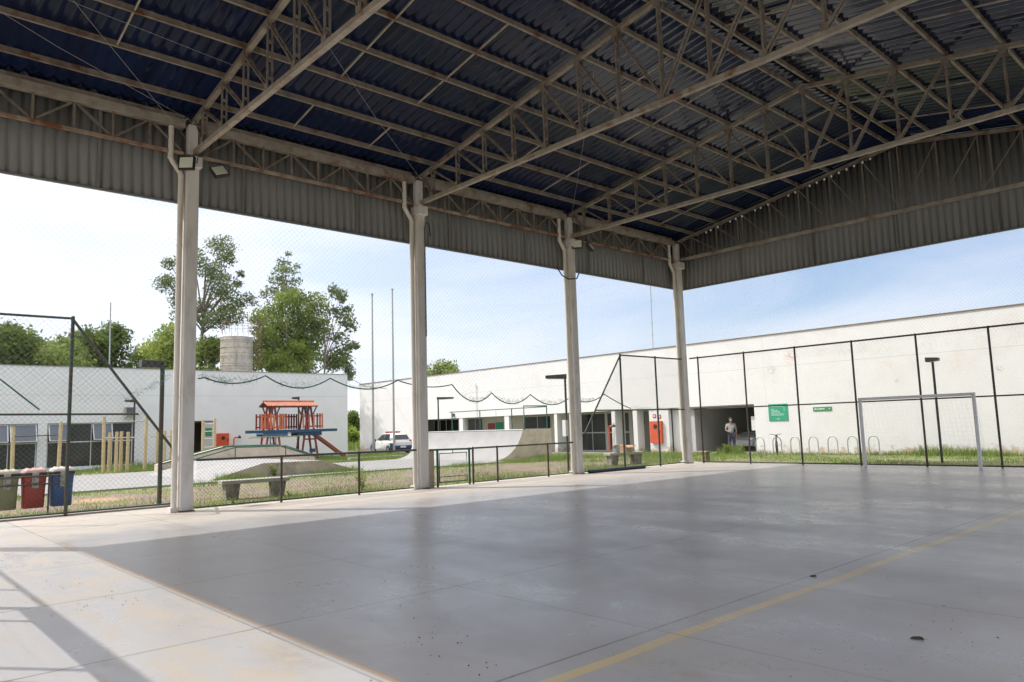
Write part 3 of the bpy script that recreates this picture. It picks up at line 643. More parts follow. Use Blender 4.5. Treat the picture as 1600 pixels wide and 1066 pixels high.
# wires of the old net strung under the roof
wv = MB()
for p, q in [((0.1,-18.4,7.9),(6.5,-23.8,8.9)),((0.2,-18.4,8.3),(3.2,-23.8,8.6)),((0.3,-12.4,8.2),(4.5,-17.8,8.9)),((2.5,-18.2,8.6),(3.5,-23.9,8.7)),((0.3,-6.5,8.2),(6.0,-11.8,9.2))]:
    wv.tube([p, ((p[0]+q[0])/2,(p[1]+q[1])/2,(p[2]+q[2])/2-.08), q], 0.004, 4)
wv.build('stay_wire', galv, hall)

# ------------------------------------------------------------------ floodlights and bulbs
def floodlight(loc, rz, tilt, label, rx=0):
    t = thing('floodlight', label, 'floodlight', loc, rz, 'floodlights on the column heads')
    m = Matrix.Rotation(tilt, 4, 'X') @ Matrix.Rotation(rx, 4, 'Y') @ Matrix.Scale(.88, 4)
    def P(p): return tuple(m @ Vector(p))
    def obox(x0,x1,y0,y1,z0,z1):
        b = MB(); b.box(x0,x1,y0,y1,z0,z1); b.v = [P(p) for p in b.v]; return b
    h = obox(-.19,.19,0,.09,-.17,.17)
    for i in range(6):
        f = obox(-.16+i*.06,-.145+i*.06,.09,.14,-.12,.14); h.add(f.v, f.f)
    h.build('housing', black, t, rel=False, bevel=.01)
    obox(-.155,.155,-.012,0.002,-.135,.135).build('lens', lens_m, t, rel=False)
    b = MB(); b.tube([(-.20,.05,0),(-.21,.10,.2),(.21,.10,.2),(.20,.05,0)], .012, 6); b.bar((0,.1,.2),(0,.28,.24),.05,.03); b.build('bracket', dark_metal, t, rel=False)
floodlight((0.20,-18.42,7.33), R(50), R(-8), 'square floodlight facing the camera on the nearest column, beside the downpipe')
floodlight((0.22,-17.72,7.30), R(78), R(-30), 'tilted floodlight on the far side of the nearest column head', R(-25))
floodlight((0.20,-6.16,7.37), R(45), R(-8), 'square floodlight on the third column head, next to the downpipe')
floodlight((0.22,-5.50,7.38), R(112), R(-30), 'floodlight turned edge on at the third column head', R(-25))

st = thing('bulb_string', 'string of small white bulbs along the top chord of the end gable truss', 'light bulbs', (1.27,-0.25,8.3))
cb = MB(); cb.tube([(0.6+i*.35,-0.25,zr(0.6+i*.35)-.085) for i in range(20)], 0.006, 5); cb.build('cable', black, st)
for x in [1.27,1.47,1.77,2.28,2.51,2.76,3.28,3.49,3.77,4.52,4.77,5.28,5.52,5.78,6.01,6.26,6.51,6.75,7.01,7.25]:
    z = zr(x)-.13; b = MB(); b.sphere((x,-0.25,z-.02), 0.038, 8, 6, (1,1,1.25)); b.build('bulb', bulb_m, st)
cbl = MB(); cbl.tube([(-.05,-6.9,6.55),(-.02,-6.7,6.30),(.03,-6.45,6.20),(.06,-6.1,6.25),(.05,-5.97,6.45)], .02, 6)
tag(cbl.build('cable_loop', black, loc=(0,-6.4,6.2)), 'black cable looped round the third column just below the fascia', 'cable')
cb2 = MB(); cb2.tube([(.03,-12.1,4.0),(.03,-12.1,7.0),(.04,-12.05,7.12),(.05,-11.97,7.1),(.05,-11.93,6.75)], .014, 6)
tag(cb2.build('cable_loop', black, loc=(0,-12.1,4)), 'dark cable running up the second column face and hooking over at the top', 'cable')

# ------------------------------------------------------------------ nets
def lerp_tab(tab, t):
    for (a, za), (b, zb) in zip(tab, tab[1:]):
        if a <= t <= b: return za+(zb-za)*(t-a)/(b-a)
    return tab[0][1] if t < tab[0][0] else tab[-1][1]
def sag_curve(pk):
    out = []
    for (a, za), (b, zb), s in [(pk[i], pk[i+1], pk[i][2] if len(pk[i]) > 2 else .25) if False else (pk[i][:2], pk[i+1][:2], pk[i][2]) for i in range(len(pk)-1)]:
        for k in range(12):
            f = k/12; out.append((a+(b-a)*f, za+(zb-za)*f - s*4*f*(1-f)))
    out.append(pk[-1][:2]); return out
low_edge = sag_curve([(-24,2.9,.25),(-21.44,2.69,.0),(-20.8,2.12,.0),(-19.6,2.05,.0),(-19.1,2.40,.08),(-18.3,3.0,.1),(-17.76,2.80,.15),(-16.39,2.87,.26),(-14.73,2.85,.25),(-12.76,2.84,.12),(-10.96,2.76,.36),(-9.53,2.54,.30),(-7.98,2.50,.27),(-6.2,2.42,.2),(-4.48,2.54,.05),(-3.0,2.02,.03),(-1.4,1.98,.0),(-0.35,2.0,.0)])
def net(plane, const, a0, a1, ztop, low, pitch, r, name, parent, bulge=0.05):
    segs = []
    for a, b in clip_lines([(a0, 1.5),(a1, 1.5),(a1, ztop),(a0, ztop)], pitch):
        L = np.linalg.norm(b-a); k = max(2, int(L/0.35)); pts = [a+(b-a)*i/k for i in range(k+1)]
        for p, q in zip(pts, pts[1:]):
            if min(p[1], q[1]) < lerp_tab(low, (p[0]+q[0])/2): continue
            def W(p):
                c = const+bulge*math.sin(p[0]*1.3)*math.sin((ztop-p[1])*0.9)
                return (c, p[0], p[1]) if plane == 'x' else (p[0], c, p[1])
            segs.append((W(p), W(q)))
    V, F = wires(segs, r); return fast_mesh(name, V, F, netm, parent)
nn = thing('protective_net', 'fine net hung between the columns with a scalloped green bottom rope', 'net', (-0.36,-12,6.6))
net('x', -0.36, -24.3, -0.2, 6.6, low_edge, 0.095, 0.0015, 'netting', nn)
rb = MB(); rb.tube([(-.36+.02*math.sin(y*3), y, z) for y, z in low_edge if y < -20.7], 0.015, 6); rb.tube([(-.36+.02*math.sin(y*3), y, z) for y, z in low_edge if -17.9 < y < -3.0], 0.016, 6)
rb.build('edge_rope', rope_m, nn)
# slack bunches of netting at the dips
segs = []
for (yc, zc, wd) in [(-15.55,2.62,1.0),(-13.8,2.60,1.0),(-10.1,2.34,1.1),(-8.8,2.24,1.1),(-7.0,2.20,1.0),(-5.4,2.32,.8),(-17.0,2.72,.9),(-18.9,2.40,.8),(-17.5,2.7,.7),(-2.2,2.02,1.8)]:
    for i in range(90 if wd < 1.4 else 130):
        y = yc+npr.uniform(-wd/2, wd/2); z = lerp_tab(low_edge, y)+npr.uniform(-.03,.10)
        segs.append(((-.36+npr.uniform(-.06,.06), y, z), (-.36+npr.uniform(-.06,.06), y+npr.uniform(-.12,.12), z+npr.uniform(-.07,.09))))
V, F = wires(segs, 0.0028); fast_mesh('slack_netting', V, F, rope_t, nn)
ne = thing('protective_net', 'fine pale net hung across the open end above the tall fence', 'net', (8,0.30,6.6))
low_e = [(-1,3.55),(2,3.6),(5,3.5),(7,3.55),(9,3.62),(12,3.5),(16.4,3.6)]
net('y', 0.30, -0.2, 16.2, 6.6, low_e, 0.080, 0.0013, 'netting', ne)
segs = []
for i in range(45):
    x = npr.uniform(5.5, 12); z = 3.62+npr.uniform(-.05,.12)
    segs.append(((x,.3,z),(x+npr.uniform(-.15,.15),.3+npr.uniform(-.05,.05),z-npr.uniform(.03,.28))))
V, F = wires(segs, 0.0017); fast_mesh('torn_strand', V, F, netm, ne)

# ------------------------------------------------------------------ fences
PITCH = 0.058
def fence_posts(pts, h, mat, root, r=.028):
    for (x, y) in pts:
        m = MB(); m.tube([(x,y,-.05),(x,y,h)], r, 10); m.sphere((x,y,h), r*1.1, 8, 4); m.build('post', mat, root)
def rail(root, p, q, mat, r=.022, name='rail'):
    m = MB(); m.tube([p, q], r, 8); m.build(name, mat, root)
# low fence, bay by bay
lf = thing('low_fence', 'low green chain link fence with rusty posts between the first and second columns', 'fence', (-.1,-15,0))
fence_posts([(-.1,-16.1),(-.1,-14.1)], 1.03, brown_rust, lf)
rail(lf, (-.1,-17.98,1.04), (-.1,-12.4,1.01), green_rust, .026); rail(lf, (-.1,-17.98,.06), (-.1,-12.4,.05), green_rust, .016)
mesh_panel([(-17.98,.05),(-12.4,.05),(-12.4,1.0),(-17.98,1.0)], 'x', -.1, PITCH, .0021, 'chain_link', wire, lf)
lf2 = thing('low_fence', 'low rusty chain link fence between the green gate and the third column', 'fence', (-.1,-8.5,0))
fence_posts([(-.1,-10.5),(-.1,-9.6),(-.1,-7.55)], .99, brown_rust, lf2)
rail(lf2, (-.1,-10.5,.98), (-.1,-6.42,.99), green_rust, .024); rail(lf2, (-.1,-10.5,.05), (-.1,-6.42,.05), green_rust, .015)
mesh_panel([(-10.5,.05),(-6.42,.05),(-6.42,.96),(-10.5,.96)], 'x', -.1, PITCH, .0021, 'chain_link', wire, lf2)
gt = thing('gate', 'small green tube gate beside the beige pillar at the second column', 'gate', (-.1,-11.2,0))
fence_posts([(-.1,-11.72),(-.1,-10.63)], .98, green_dark, gt, .03)
rail(gt, (-.1,-11.98,.99), (-.1,-10.55,.97), green_dark, .026, 'top_rail')
lfm = MB(); lfm.tube([(-.1,-11.66,.12),(-.1,-11.66,.88),(-.1,-10.72,.88),(-.1,-10.72,.12),(-.1,-11.66,.12)], .016, 8)
lfm.tube([(-.1,-11.2,.88),(-.1,-11.2,.97)], .012, 6); lfm.tube([(-.1,-11.66,.26),(-.1,-10.72,.26)], .012, 6); lfm.build('gate_frame', green_dark, gt)
mesh_panel([(-11.64,.13),(-10.74,.13),(-10.74,.86),(-11.64,.86)], 'x', -.1, PITCH, .0021, 'chain_link', wire, gt)
pl = MB(); pl.box(-.32,-.14,-11.98,-11.80,-.03,.98)
for z in (.26,.52,.76): pl.box(-.325,-.135,-11.985,-11.795,z,z+.008)
tag(pl.build('gate_pillar', masonry, loc=(-.23,-11.9,0)), 'short beige masonry pillar behind the second column', 'pillar')
# tall fence on the left
tf = thing('tall_fence', 'tall green chain link fence with raking brace behind the coloured bins', 'fence', (-1.6,-21,0))
fence_posts([(-1.6,-20.05),(-1.6,-22.1),(-1.6,-24.1)], 4.1, green_rust, tf, .036)
m = MB(); m.tube([(-1.6,-17.94,-.05),(-1.6,-17.94,1.2)], .035, 10); m.build('post', green_rust, tf)
rail(tf, (-1.6,-26,4.06), (-1.6,-20.05,4.08), green_rust, .026); rail(tf, (-1.6,-26,2.11), (-1.6,-18.72,2.06), green_rust, .022); rail(tf, (-1.6,-26,.07), (-1.6,-17.88,.06), green_rust, .02)
m = MB(); m.tube([(-1.6,-20.05,4.06),(-1.6,-17.88,1.14)], .03, 8); m.build('brace', green_rust, tf)
mesh_panel([(-26,.05),(-17.88,.05),(-17.88,1.15),(-20.05,4.06),(-26,4.06)], 'x', -1.6, .075, .0017, 'chain_link', wire, tf)
# corner fence near the far column
cf = thing('tall_fence', 'tall green chain link fence with raking brace between the third and corner columns', 'fence', (0,-2.5,0))
fence_posts([(-.06,-3.95),(-.06,-1.98)], 3.88, green_rust, cf, .034)
rail(cf, (-.06,-3.95,3.86), (-.06,-.36,3.86), green_rust, .026); rail(cf, (-.06,-5.35,1.99), (-.06,-.36,1.99), green_rust, .022); rail(cf, (-.06,-5.97,.05), (-.06,-.36,.05), green_rust, .018)
m = MB(); m.tube([(-.06,-3.95,3.84),(-.06,-5.9,1.25)], .028, 8); m.build('brace', green_rust, cf)
mesh_panel([(-5.97,.05),(-.36,.05),(-.36,3.86),(-3.95,3.86),(-5.9,1.25)], 'x', -.06, PITCH, .0021, 'chain_link', wire, cf)
# end fence
def end_fence(y, label, n0, n1):
    e = thing('tall_fence', label, 'fence', (8,y,0))
    fence_posts([(0.34+1.9*k, y) for k in range(n0, n1)], 3.92, brown_rust, e, .03)
    rail(e, (-.02,y,3.90), (16.0,y,3.92), brown_rust, .028); rail(e, (-.02,y,1.98), (16.0,y,1.98), brown_rust, .022); rail(e, (.3,y,.05), (16.0,y,.05), brown_rust, .02)
    mesh_panel([(.3,.05),(16,.05),(16,3.9),(.3,3.9)], 'y', y, PITCH, .0009, 'chain_link', wire, e)
end_fence(0.12, 'tall dark brown chain link fence across the far end behind the white goal', 0, 9)
end_fence(-24.12, 'tall dark brown chain link fence across the near end behind the camera', 0, 7)

# ------------------------------------------------------------------ goals
def goal(y, s, label, rolled=False):
    g = thing('goal', label, 'goal', (8.0,y,0), 0, 'court goals')
    for x in (6.50, 9.55):
        m = MB(); m.box(x-.04,x+.04,y-.04,y+.04,0,2.0); m.build('post', white_paint, g, bevel=.008)
    m = MB(); m.box(6.46,9.59,y-.041,y+.041,2.001,2.085); m.build('crossbar', white_paint, g, bevel=.008)
    segs = []
    def P(u, v): 
        sag = .12*math.sin(math.pi*(u-6.5)/3.05)*math.sin(math.pi*v); zt = 2.02*(1-v)+.03*v
        return (u, y+s*(.05+.28*(1-v)*0+.62*v**.8+sag), zt)
    for i in range(26):
        u = 6.5+3.05*i/25
        for j in range(12): segs.append((P(u, j/12), P(u, (j+1)/12)))
    for j in range(17):
        v = j/16
        for i in range(24): segs.append((P(6.5+3.05*i/24, v), P(6.5+3.05*(i+1)/24, v)))
    for x in (6.5, 9.55):
        for j in range(1, 12):
            z = 2.02*(1-j/12); segs.append(((x,y,z),(x,y+s*(.05+.62*(j/12)**.8),z)))
        for k in range(1, 5): segs.append(((x,y+s*.14*k,.03),(x,y+s*.14*k,2.02*(1-(max(0,(.14*k-.05))/.62)**1.25))))
    V, F = wires(segs, .0014); fast_mesh('goal_net', V, F, rope_w, g)
    if rolled:
        m = MB(); m.tube([(6.5+3.05*i/14, y+s*.05, 1.93) for i in range(15)], .05, 8); m.build('rolled_net', rope_w, g)
goal(-0.72, 1, 'white futsal goal with net in front of the far fence')
goal(-23.20, -1, 'white futsal goal at the near end beside the camera, out of the picture', True)

# ------------------------------------------------------------------ small things on the court
for (y0, y1, x, r, lab) in [(-5.95,-3.2,.10,.055,'long dark blue steel tube lying on the floor beside the third column, nearer the court'), (-5.75,-3.05,-.02,.05,'dark blue steel tube lying behind another one by the third column')]:
    m = MB(); m.tube([(x,y0,r),(x+.08,y1,r)], r, 12); m.tube([(x+.04,(y0+y1)/2-.1,r),(x+.045,(y0+y1)/2+.1,r)], r*1.12, 12)
    tag(m.build('steel_tube', pipe_blue, loc=(x,(y0+y1)/2,0)), lab, 'tube', 'tubes lying by the third column')
def leaf(loc, rz, s, mat, label):
    m = MB(); n = 9; a = []; b = []
    for i in range(n):
        t = i/(n-1); wd = .42*math.sin(math.pi*t)**.8+.01; z = .02+.10*math.sin(t*3.0)
        a.append(((t-.5)*s, wd*s*(.8+.3*math.sin(t*9)), z*s+.10*s*t)); b.append(((t-.5)*s, -wd*s*.8, z*s*.4))
    md = [((i/(n-1)-.5)*s, 0, (.02+.10*math.sin(i*.5))*s) for i in range(n)]
    for i in range(n-1):
        m.quad(a[i],a[i+1],md[i+1],md[i]); m.quad(md[i],md[i+1],b[i+1],b[i])
    m.tube([(.5*s,0,.03*s),(.75*s,.05*s,.06*s)], .012*s, 5)
    o = m.build('fallen_leaf', mat); o.location = loc; o.rotation_euler = (0,0,rz)
    tag(o, label, 'leaf', 'fallen leaves on the court'); return o
leaf((13.92,-18.10,.004), .4, .085, leaf_dry, 'dark curled dry leaf lying on the grey court floor beyond the yellow line')
leaf((12.47,-16.58,.004), 1.2, .07, leaf_green, 'small green brown leaf beside the yellow line on the court')
segs = []; V = []; F = []
def speck(x, y, s):
    k = len(V); t = rnd.uniform(0, 6.28)
    for j in range(5): V.append((x+s*math.cos(t+j*1.257)*rnd.uniform(.6,1.2), y+s*math.sin(t+j*1.257)*rnd.uniform(.6,1.2), .003))
    V.append((x, y, .003+s*.7))
    for j in range(5): F.append((k+j, k+(j+1) % 5, k+5))
for (cx_, cy_, rr, nn_) in [(9.05,-18.9,.55,26),(11.5,-20.35,.45,22),(12.4,-20.75,.5,26),(8.0,-21.6,.4,30),(6.5,-21.7,.5,22),(14.0,-17.6,.6,22),(12.9,-21.2,.3,12),(10.4,-19.9,.9,12)]:
    for i in range(nn_): speck(rnd.gauss(cx_, rr*.5), rnd.gauss(cy_, rr*.5), rnd.uniform(.0025,.0085))
for i in range(150): speck(rnd.uniform(2,15.5), rnd.uniform(-23,-3), rnd.uniform(.002,.008))
o = fast_mesh('floor_litter', V, F, speck_m); tag(o, 'dark specks of leaf litter and droppings scattered on the court floor', 'litter', None, 'stuff')

# ------------------------------------------------------------------ benches
def bench(loc, rz, L, label):
    b = thing('concrete_bench', label, 'bench', loc, rz, 'concrete benches outside the court')
    m = MB(); m.box(-L/2,L/2,-.22,.22,.40,.50); m.build('seat', bench_top, b, rel=False, bevel=.015)
    for sx in (-1, 1):
        x = sx*(L/2-.28); m = MB(); m.prism([(x-.05-.10,-.15,0),(x+.15,-.15,0),(x+.19,-.19,.397),(x-.19,-.19,.397)], (0,.34,0)); m.build('leg', bench_m, b, rel=False, bevel=.012)
    return b
bench((-3.3,-15.35,G), R(82), 1.75, 'weathered concrete bench just outside the low fence beside the nearest column')
bench((-3.3,0.0,G), R(78), 1.75, 'weathered concrete bench carrying a paint can and a box, beyond the third column')
cs = thing('concrete_stool', 'mossy concrete stool at the foot of the corner column', 'stool', (-.1,.85,G))
m = MB(); m.box(-.45,.10,.68,1.02,.335,.40); m.build('seat', moss_m, cs, bevel=.015); m = MB(); m.prism([(-.20,.72,G),(.06,.72,G),(.04,.72,.334),(-.18,.72,.334)], (0,.26,0)); m.build('leg', moss_m, cs, bevel=.01)
can = thing('paint_can', 'dented grey paint can standing on the concrete bench', 'paint can', (-3.35,-.42,G+.50))
m = MB(); m.tube([(-3.35,-.42,G+.50),(-3.35,-.42,G+.80)], .145, 18); m.build('body', can_m, can)
m = MB(); m.tube([(-3.35,-.42,G+.80),(-3.35,-.42,G+.815)], .150, 18); m.tube([(-3.35-.15,-.42,G+.74),(-3.35,-.42+.05,G+.62),(-3.35+.15,-.42,G+.74)], .005, 5); m.build('rim', galv, can)
bx = thing('cardboard_box', 'open cardboard box on the concrete bench next to the paint can', 'box', (-3.32,.12,G+.50))
m = MB(); z = G+.50
m.box(-3.5,-3.14,-.08,.34,z,z+.01); m.box(-3.5,-3.49,-.08,.34,z+.01,z+.24); m.box(-3.15,-3.14,-.08,.34,z+.01,z+.24); m.box(-3.489,-3.151,-.08,-.07,z+.01,z+.24); m.box(-3.489,-3.151,.33,.34,z+.01,z+.24); m.build('carton', card_m, bx)
for (a, b2, c2, d2) in [((-3.14,-.08,z+.24),(-3.14,.34,z+.24),(-3.02,.36,z+.19),(-3.02,-.1,z+.19)), ((-3.5,-.08,z+.24),(-3.5,.34,z+.24),(-3.58,.34,z+.30),(-3.58,-.08,z+.30)), ((-3.5,.34,z+.24),(-3.14,.34,z+.24),(-3.14,.46,z+.27),(-3.5,.46,z+.27))]:
    q = MB(); q.prism([a,b2,c2,d2], (0,0,.006)); q.build('flap', card_m, bx)

# ------------------------------------------------------------------ bins
def litter_bin(y, mat, lid, label):
    x = -3.2; t = thing('litter_bin', label, 'bin', (x,y,.10), 0, 'coloured recycling bins by the fence')
    def ring(z, hx, hy, n=20, p=4.5):
        out = []
        for k in range(n):
            a = 2*math.pi*k/n; c, s_ = math.cos(a), math.sin(a)
            out.append((x+hx*math.copysign(abs(c)**(2/p), c), y+hy*math.copysign(abs(s_)**(2/p), s_), z))
        return out
    b = MB(); b.loft([ring(.10,.17,.19),(ring(.13,.185,.20)),ring(.50,.195,.21),ring(.80,.21,.228)]); b.build('body', mat, t)
    l_ = MB(); l_.loft([ring(.795,.23,.245),ring(.835,.235,.25),ring(.86,.22,.238)]); l_.build('rim', black, t)
    d = MB(); d.loft([ring(.861,.22,.238),ring(.90,.21,.228),ring(.935,.165,.185),ring(.945,.10,.11)])
    for yy in (-.13, 0, .13): d.tube([(x-.17,y+yy,.885),(x-.11,y+yy,.94),(x+.11,y+yy,.94),(x+.19,y+yy,.885)], .022, 8)
    d.build('lid', lid, t)
    p = MB(); 
    for z0 in (.76, .645, .53): p.box(x+.215,x+.262,y-.065,y+.055,z0,z0+.105)
    p.build('latch_plate', label_m, t)
litter_bin(-20.87, bin_khaki, lid_k, 'khaki plastic litter bin, partly cut by the picture edge beside the red bin')
litter_bin(-20.36, bin_red, lid_r, 'red plastic litter bin with faded pink lid between the khaki and blue bins')
litter_bin(-19.83, bin_blue, lid_b, 'blue plastic litter bin with whitish lid next to the tall fence post')
br = thing('bin_rack', 'rusty two rail rack that carries the coloured bins', 'rack', (-2.9,-20.6,G))
for z in (.79, .615): rail(br, (-2.91,-22.5,z), (-2.91,-19.9,z-.005), brown_rust, .016)
for y in (-22.4,-20.12):
    m = MB(); m.tube([(-2.91,y,G),(-2.91,y,.80)], .018, 8); m.build('post', brown_rust, br)

# ------------------------------------------------------------------ skate ramps
fb = thing('funbox_ramp', 'low grey skate funbox with weathered beige side and sloping banks', 'skate ramp', (-15,-10.4,G))
S0 = G+.061
m = MB(); pr_ = [(-13.5,S0),(-11.5,.45),(-9.0,.43),(-7.4,S0)]
m.cur = 0
near = [(-11.5,y,z) for y, z in pr_]; far = [(-18.85,y,z) for y, z in pr_]
m.add(near+far, [(0,1,2,3),(7,6,5,4)]); m.cur = 1; m.add(near+far, [(1,0,4,5),(2,1,5,6),(3,2,6,7)])
m.build('bank', [fun_side, ramp_top], fb)
lg = thing('grind_ledge', 'beige skate ledge with green painted edges rising and falling behind the funbox', 'skate ledge', (-19.3,-9.2,G))
prof = [(-12.95,.36),(-10.0,1.03),(-7.5,1.0),(-5.5,.36)]
m = MB(); m.prism([(-18.9,-12.95,S0)]+[(-18.9,y,z) for y, z in prof]+[(-18.9,-5.5,S0)], (-.75,0,0)); m.build('block', ramp_side, lg)
for x in (-18.9,-19.65):
    m = MB(); m.tube([(x,y,z+.012) for y, z in prof], .035, 6); m.build('edge_coping', green_dark, lg)
hr = thing('handrail', 'green tube handrail on the funbox deck in front of the ledge', 'handrail', (-17.9,-9,.4))
m = MB(); m.tube([(-17.9,-12.3,.42),(-9.97+0,-9.97,0) if False else (-17.9,-10.0,.99),(-17.9,-7.55,.97),(-17.9,-5.9,.40)], .028, 8); m.build('rail', green_dark, hr)
for y in (-10.0,-7.55):
    m = MB(); m.tube([(-17.9,y,.43),(-17.9,y,.98)], .025, 8); m.build('post', green_dark, hr)
qp = thing('quarter_pipe', 'pale concrete quarter pipe with a beige end wall and green railings', 'skate ramp', (-15,2,G))
arc = []
RR = 2.06; z0 = S0
for i in range(15):
    th = R(73)*i/14; arc.append((-.31+RR*math.sin(th), z0+RR*(1-math.cos(th))))
arc[-1] = (1.66, 1.38)
side = [(-11.0,y,z) for y, z in arc]+[(-11.0,3.65,1.38),(-11.0,3.65,G-.02),(-11.0,-.31,G-.02)]
m = MB(); n_ = len(side); oth = [(-19.5,p[1],p[2]) for p in side]
m.cur = 0; m.add(side+oth, [tuple(range(n_)), tuple(range(2*n_-1,n_-1,-1)), (n_-3,n_-2,2*n_-2,2*n_-3)])
m.cur = 1; m.add(side+oth, [(i+1,i,n_+i,n_+i+1) for i in range(14)], True); m.add(side+oth, [(15,14,n_+14,n_+15)])
m.build('ramp_body', [ramp_side, ramp_top], qp)
m = MB(); m.tube([(-19.5,1.66,1.385),(-11.0,1.66,1.385)], .03, 8); m.build('coping', galv, qp)
for x in (-19.2,-16.6,-13.9,-11.2):
    m = MB(); m.tube([(x,3.58,1.38),(x,3.58,2.55)], .03, 8); m.build('railing_post', green_dark, qp)
m = MB(); m.tube([(-19.4,3.58,2.53),(-11.2,3.58,2.53)], .025, 8); m.tube([(-15.2,3.58,1.38),(-15.2,3.58,2.5)], .008, 5); m.build('top_rail', green_dark, qp)
m = MB(); m.tube([(-11.2,1.95,1.38),(-11.2,1.95,2.57),(-11.2,3.58,2.57)], .035, 8); m.build('end_rail', green_dark, qp)

# ------------------------------------------------------------------ building on the right (facade along x at y = 9.8)
rb_ = thing('long_building', 'long white rendered building with recessed glazed portico behind the court', 'building', (-8,14,G))
H = 5.62; YF = 9.8
m = MB()
m.box(-40.2,-31.0,YF,YF+.25,G-.1,H); m.box(-31.0,-2.97,YF,YF+.25,2.30,H); m.box(-2.97,30,YF,YF+.25,G-.1,H)
m.box(-40.2,-39.95,YF+.251,26,G-.1,H); m.box(29.75,30,YF+.251,26,G-.1,H); m.box(-40.2,30,26.001,26.25,G-.1,H)
m.box(-9.42,-8.12,YF+.05,YF+.30,G-.1,2.298)          # pier with the hydrant cabinet
m.box(-8.11,-6.85,YF+.40,YF+.6,G-.1,2.298)
m.box(-9.42,-9.2,YF+.301,12,G-.1,2.298)
m.box(-7.42,-7.10,YF+.02,YF+.32,G-.1,2.298)
m.build('front_wall', wall_r, rb_)
m = MB(); m.box(-39.94,29.74,YF+.26,25.99,H-.25,H-.15); m.build('roof', grey_wall, rb_)
m = MB(); m.box(-40.26,30.06,YF-.05,YF+.29,H+.003,H+.03); m.build('coping', M('rusty_flashing', (0.24,0.16,0.12), .7, var=.3, scale=2), rb_)
m = MB(); m.box(-33.98,-2.99,YF+.255,16.2,2.31,2.40); m.build('soffit', grey_wall, rb_)
m = MB(); 
m.box(-33.98,-9.43,12.0,12.2,G-.1,2.305)
m.build('portico_wall', M('cream_wall', (0.62,0.585,0.52), .9, var=.05, scale=1), rb_)
for x0, x1, d in [(-26.45,-26.0,.3),(-21.5,-21.05,.3),(-16.8,-16.55,1.2),(-12.12,-11.85,.9),(-10.55,-10.25,.6)]:
    m = MB(); m.box(x0,x1,YF+.03,YF+.03+d,G-.1,2.298); m.build('portico_column', wall_r, rb_)
def win(x0, x1, z0, z1, y, nx, nz, root, axis='y', glass=glass_dark):
    f = MB(); t = .05; d = .04
    def bx_(a0, a1, b0, b1, e0, e1):
        if axis == 'y': f.box(a0, a1, y-e1, y-e0, b0, b1)
        else: f.box(y+e0, y+e1, a0, a1, b0, b1)
    bx_(x0,x1,z0,z0+t,.003,d); bx_(x0,x1,z1-t,z1,.003,d); bx_(x0,x0+t,z0+t,z1-t,.003,d); bx_(x1-t,x1,z0+t,z1-t,.003,d)
    for i in range(1, nx): xx = x0+(x1-x0)*i/nx; bx_(xx-.02,xx+.02,z0+t,z1-t,.003,d-.002)
    for zz in nz: bx_(x0+t,x1-t,zz-.03,zz+.03,.003,d+.003)
    o = f.build('window', frame_w, root)
    p = MB()
    if axis == 'y': p.box(x0+.01,x1-.01,y-.014,y-.006,z0+.01,z1-.01)
    else: p.box(y+.006,y+.014,x0+.01,x1-.01,z0+.01,z1-.01)
    p.build('pane', glass, o); return o
win(-32.4,-29.2,1.34,2.29,12,4,[],rb_); win(-28.1,-26.3,1.34,2.29,12,2,[],rb_); win(-21.8,-19.2,1.34,2.25,12,2,[],rb_)
win(-18.9,-14.4,G,2.25,12,4,[1.02],rb_); win(-14.3,-12.5,G,2.25,12,2,[1.02],rb_)
m = MB(); m.box(-12.3,-11.0,11.95,11.995,G,2.2); m.build('door', M('grey_door',(0.20,0.195,0.18),.7,var=.1), rb_)
m = MB(); m.box(-11.75,-11.35,11.93,11.949,1.45,1.75); m.build('door_window', glass_dark, rb_)
# vehicle passage
m = MB(); m.box(-6.84,-6.60,YF+.251,17.0,G-.1,2.298); m.box(-2.96,-2.75,YF+.251,17.0,G-.1,2.298); m.box(-6.59,-2.97,16.8,17.0,G-.1,2.305); m.build('passage_wall', grey_wall, rb_)
m = MB(); m.box(-6.59,-2.98,YF+.1,16.79,G-.1,G+.03); m.build('passage_floor', kerb_m, rb_)
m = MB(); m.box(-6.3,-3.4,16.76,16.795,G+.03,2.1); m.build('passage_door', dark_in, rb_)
m = MB(); m.box(-6.58,-2.985,YF+.02,YF+.06,2.24,2.296); m.build('passage_lintel', M('lintel_grey',(0.22,0.21,0.19),.7,var=.1), rb_)
m = MB(); m.box(-3.4,-2.985,YF+.4,YF+.46,1.0,1.7); m.build('notice_board', frame_w, rb_)

def cabinet(loc_x0, x1, z0, z1, y, axis, label):
    t = thing('hydrant_cabinet', label, 'fire cabinet', ((loc_x0+x1)/2, y, z0) if axis == 'y' else (y, (loc_x0+x1)/2, z0))
    b = MB(); p = MB(); h = MB(); c_ = (loc_x0+x1)/2
    if axis == 'y':
        b.box(loc_x0,x1,y-.18,y-.002,z0,z1); p.tube([(c_,y-.19,z1-.3),(c_,y-.179,z1-.3)], .13, 14); h.box(x1-.12,x1-.08,y-.20,y-.181,(z0+z1)/2-.06,(z0+z1)/2+.06)
    else:
        b.box(y+.002,y+.18,loc_x0,x1,z0,z1); p.tube([(y+.179,c_,z1-.3),(y+.19,c_,z1-.3)], .12, 14); h.box(y+.181,y+.2,x1-.12,x1-.08,(z0+z1)/2-.06,(z0+z1)/2+.06)
    b.build('door', hyd_red, t, bevel=.01); p.build('glass', black, t); h.build('handle', black, t)
cabinet(-9.28,-8.52,.42,1.62,YF+.05,'y','red fire hydrant cabinet on the white pier beyond the corner column')
cabinet(-5.95,-5.2,.84,1.70,-31.0,'x','red fire hydrant cabinet with round black window on the left building, beside the timber ladder')
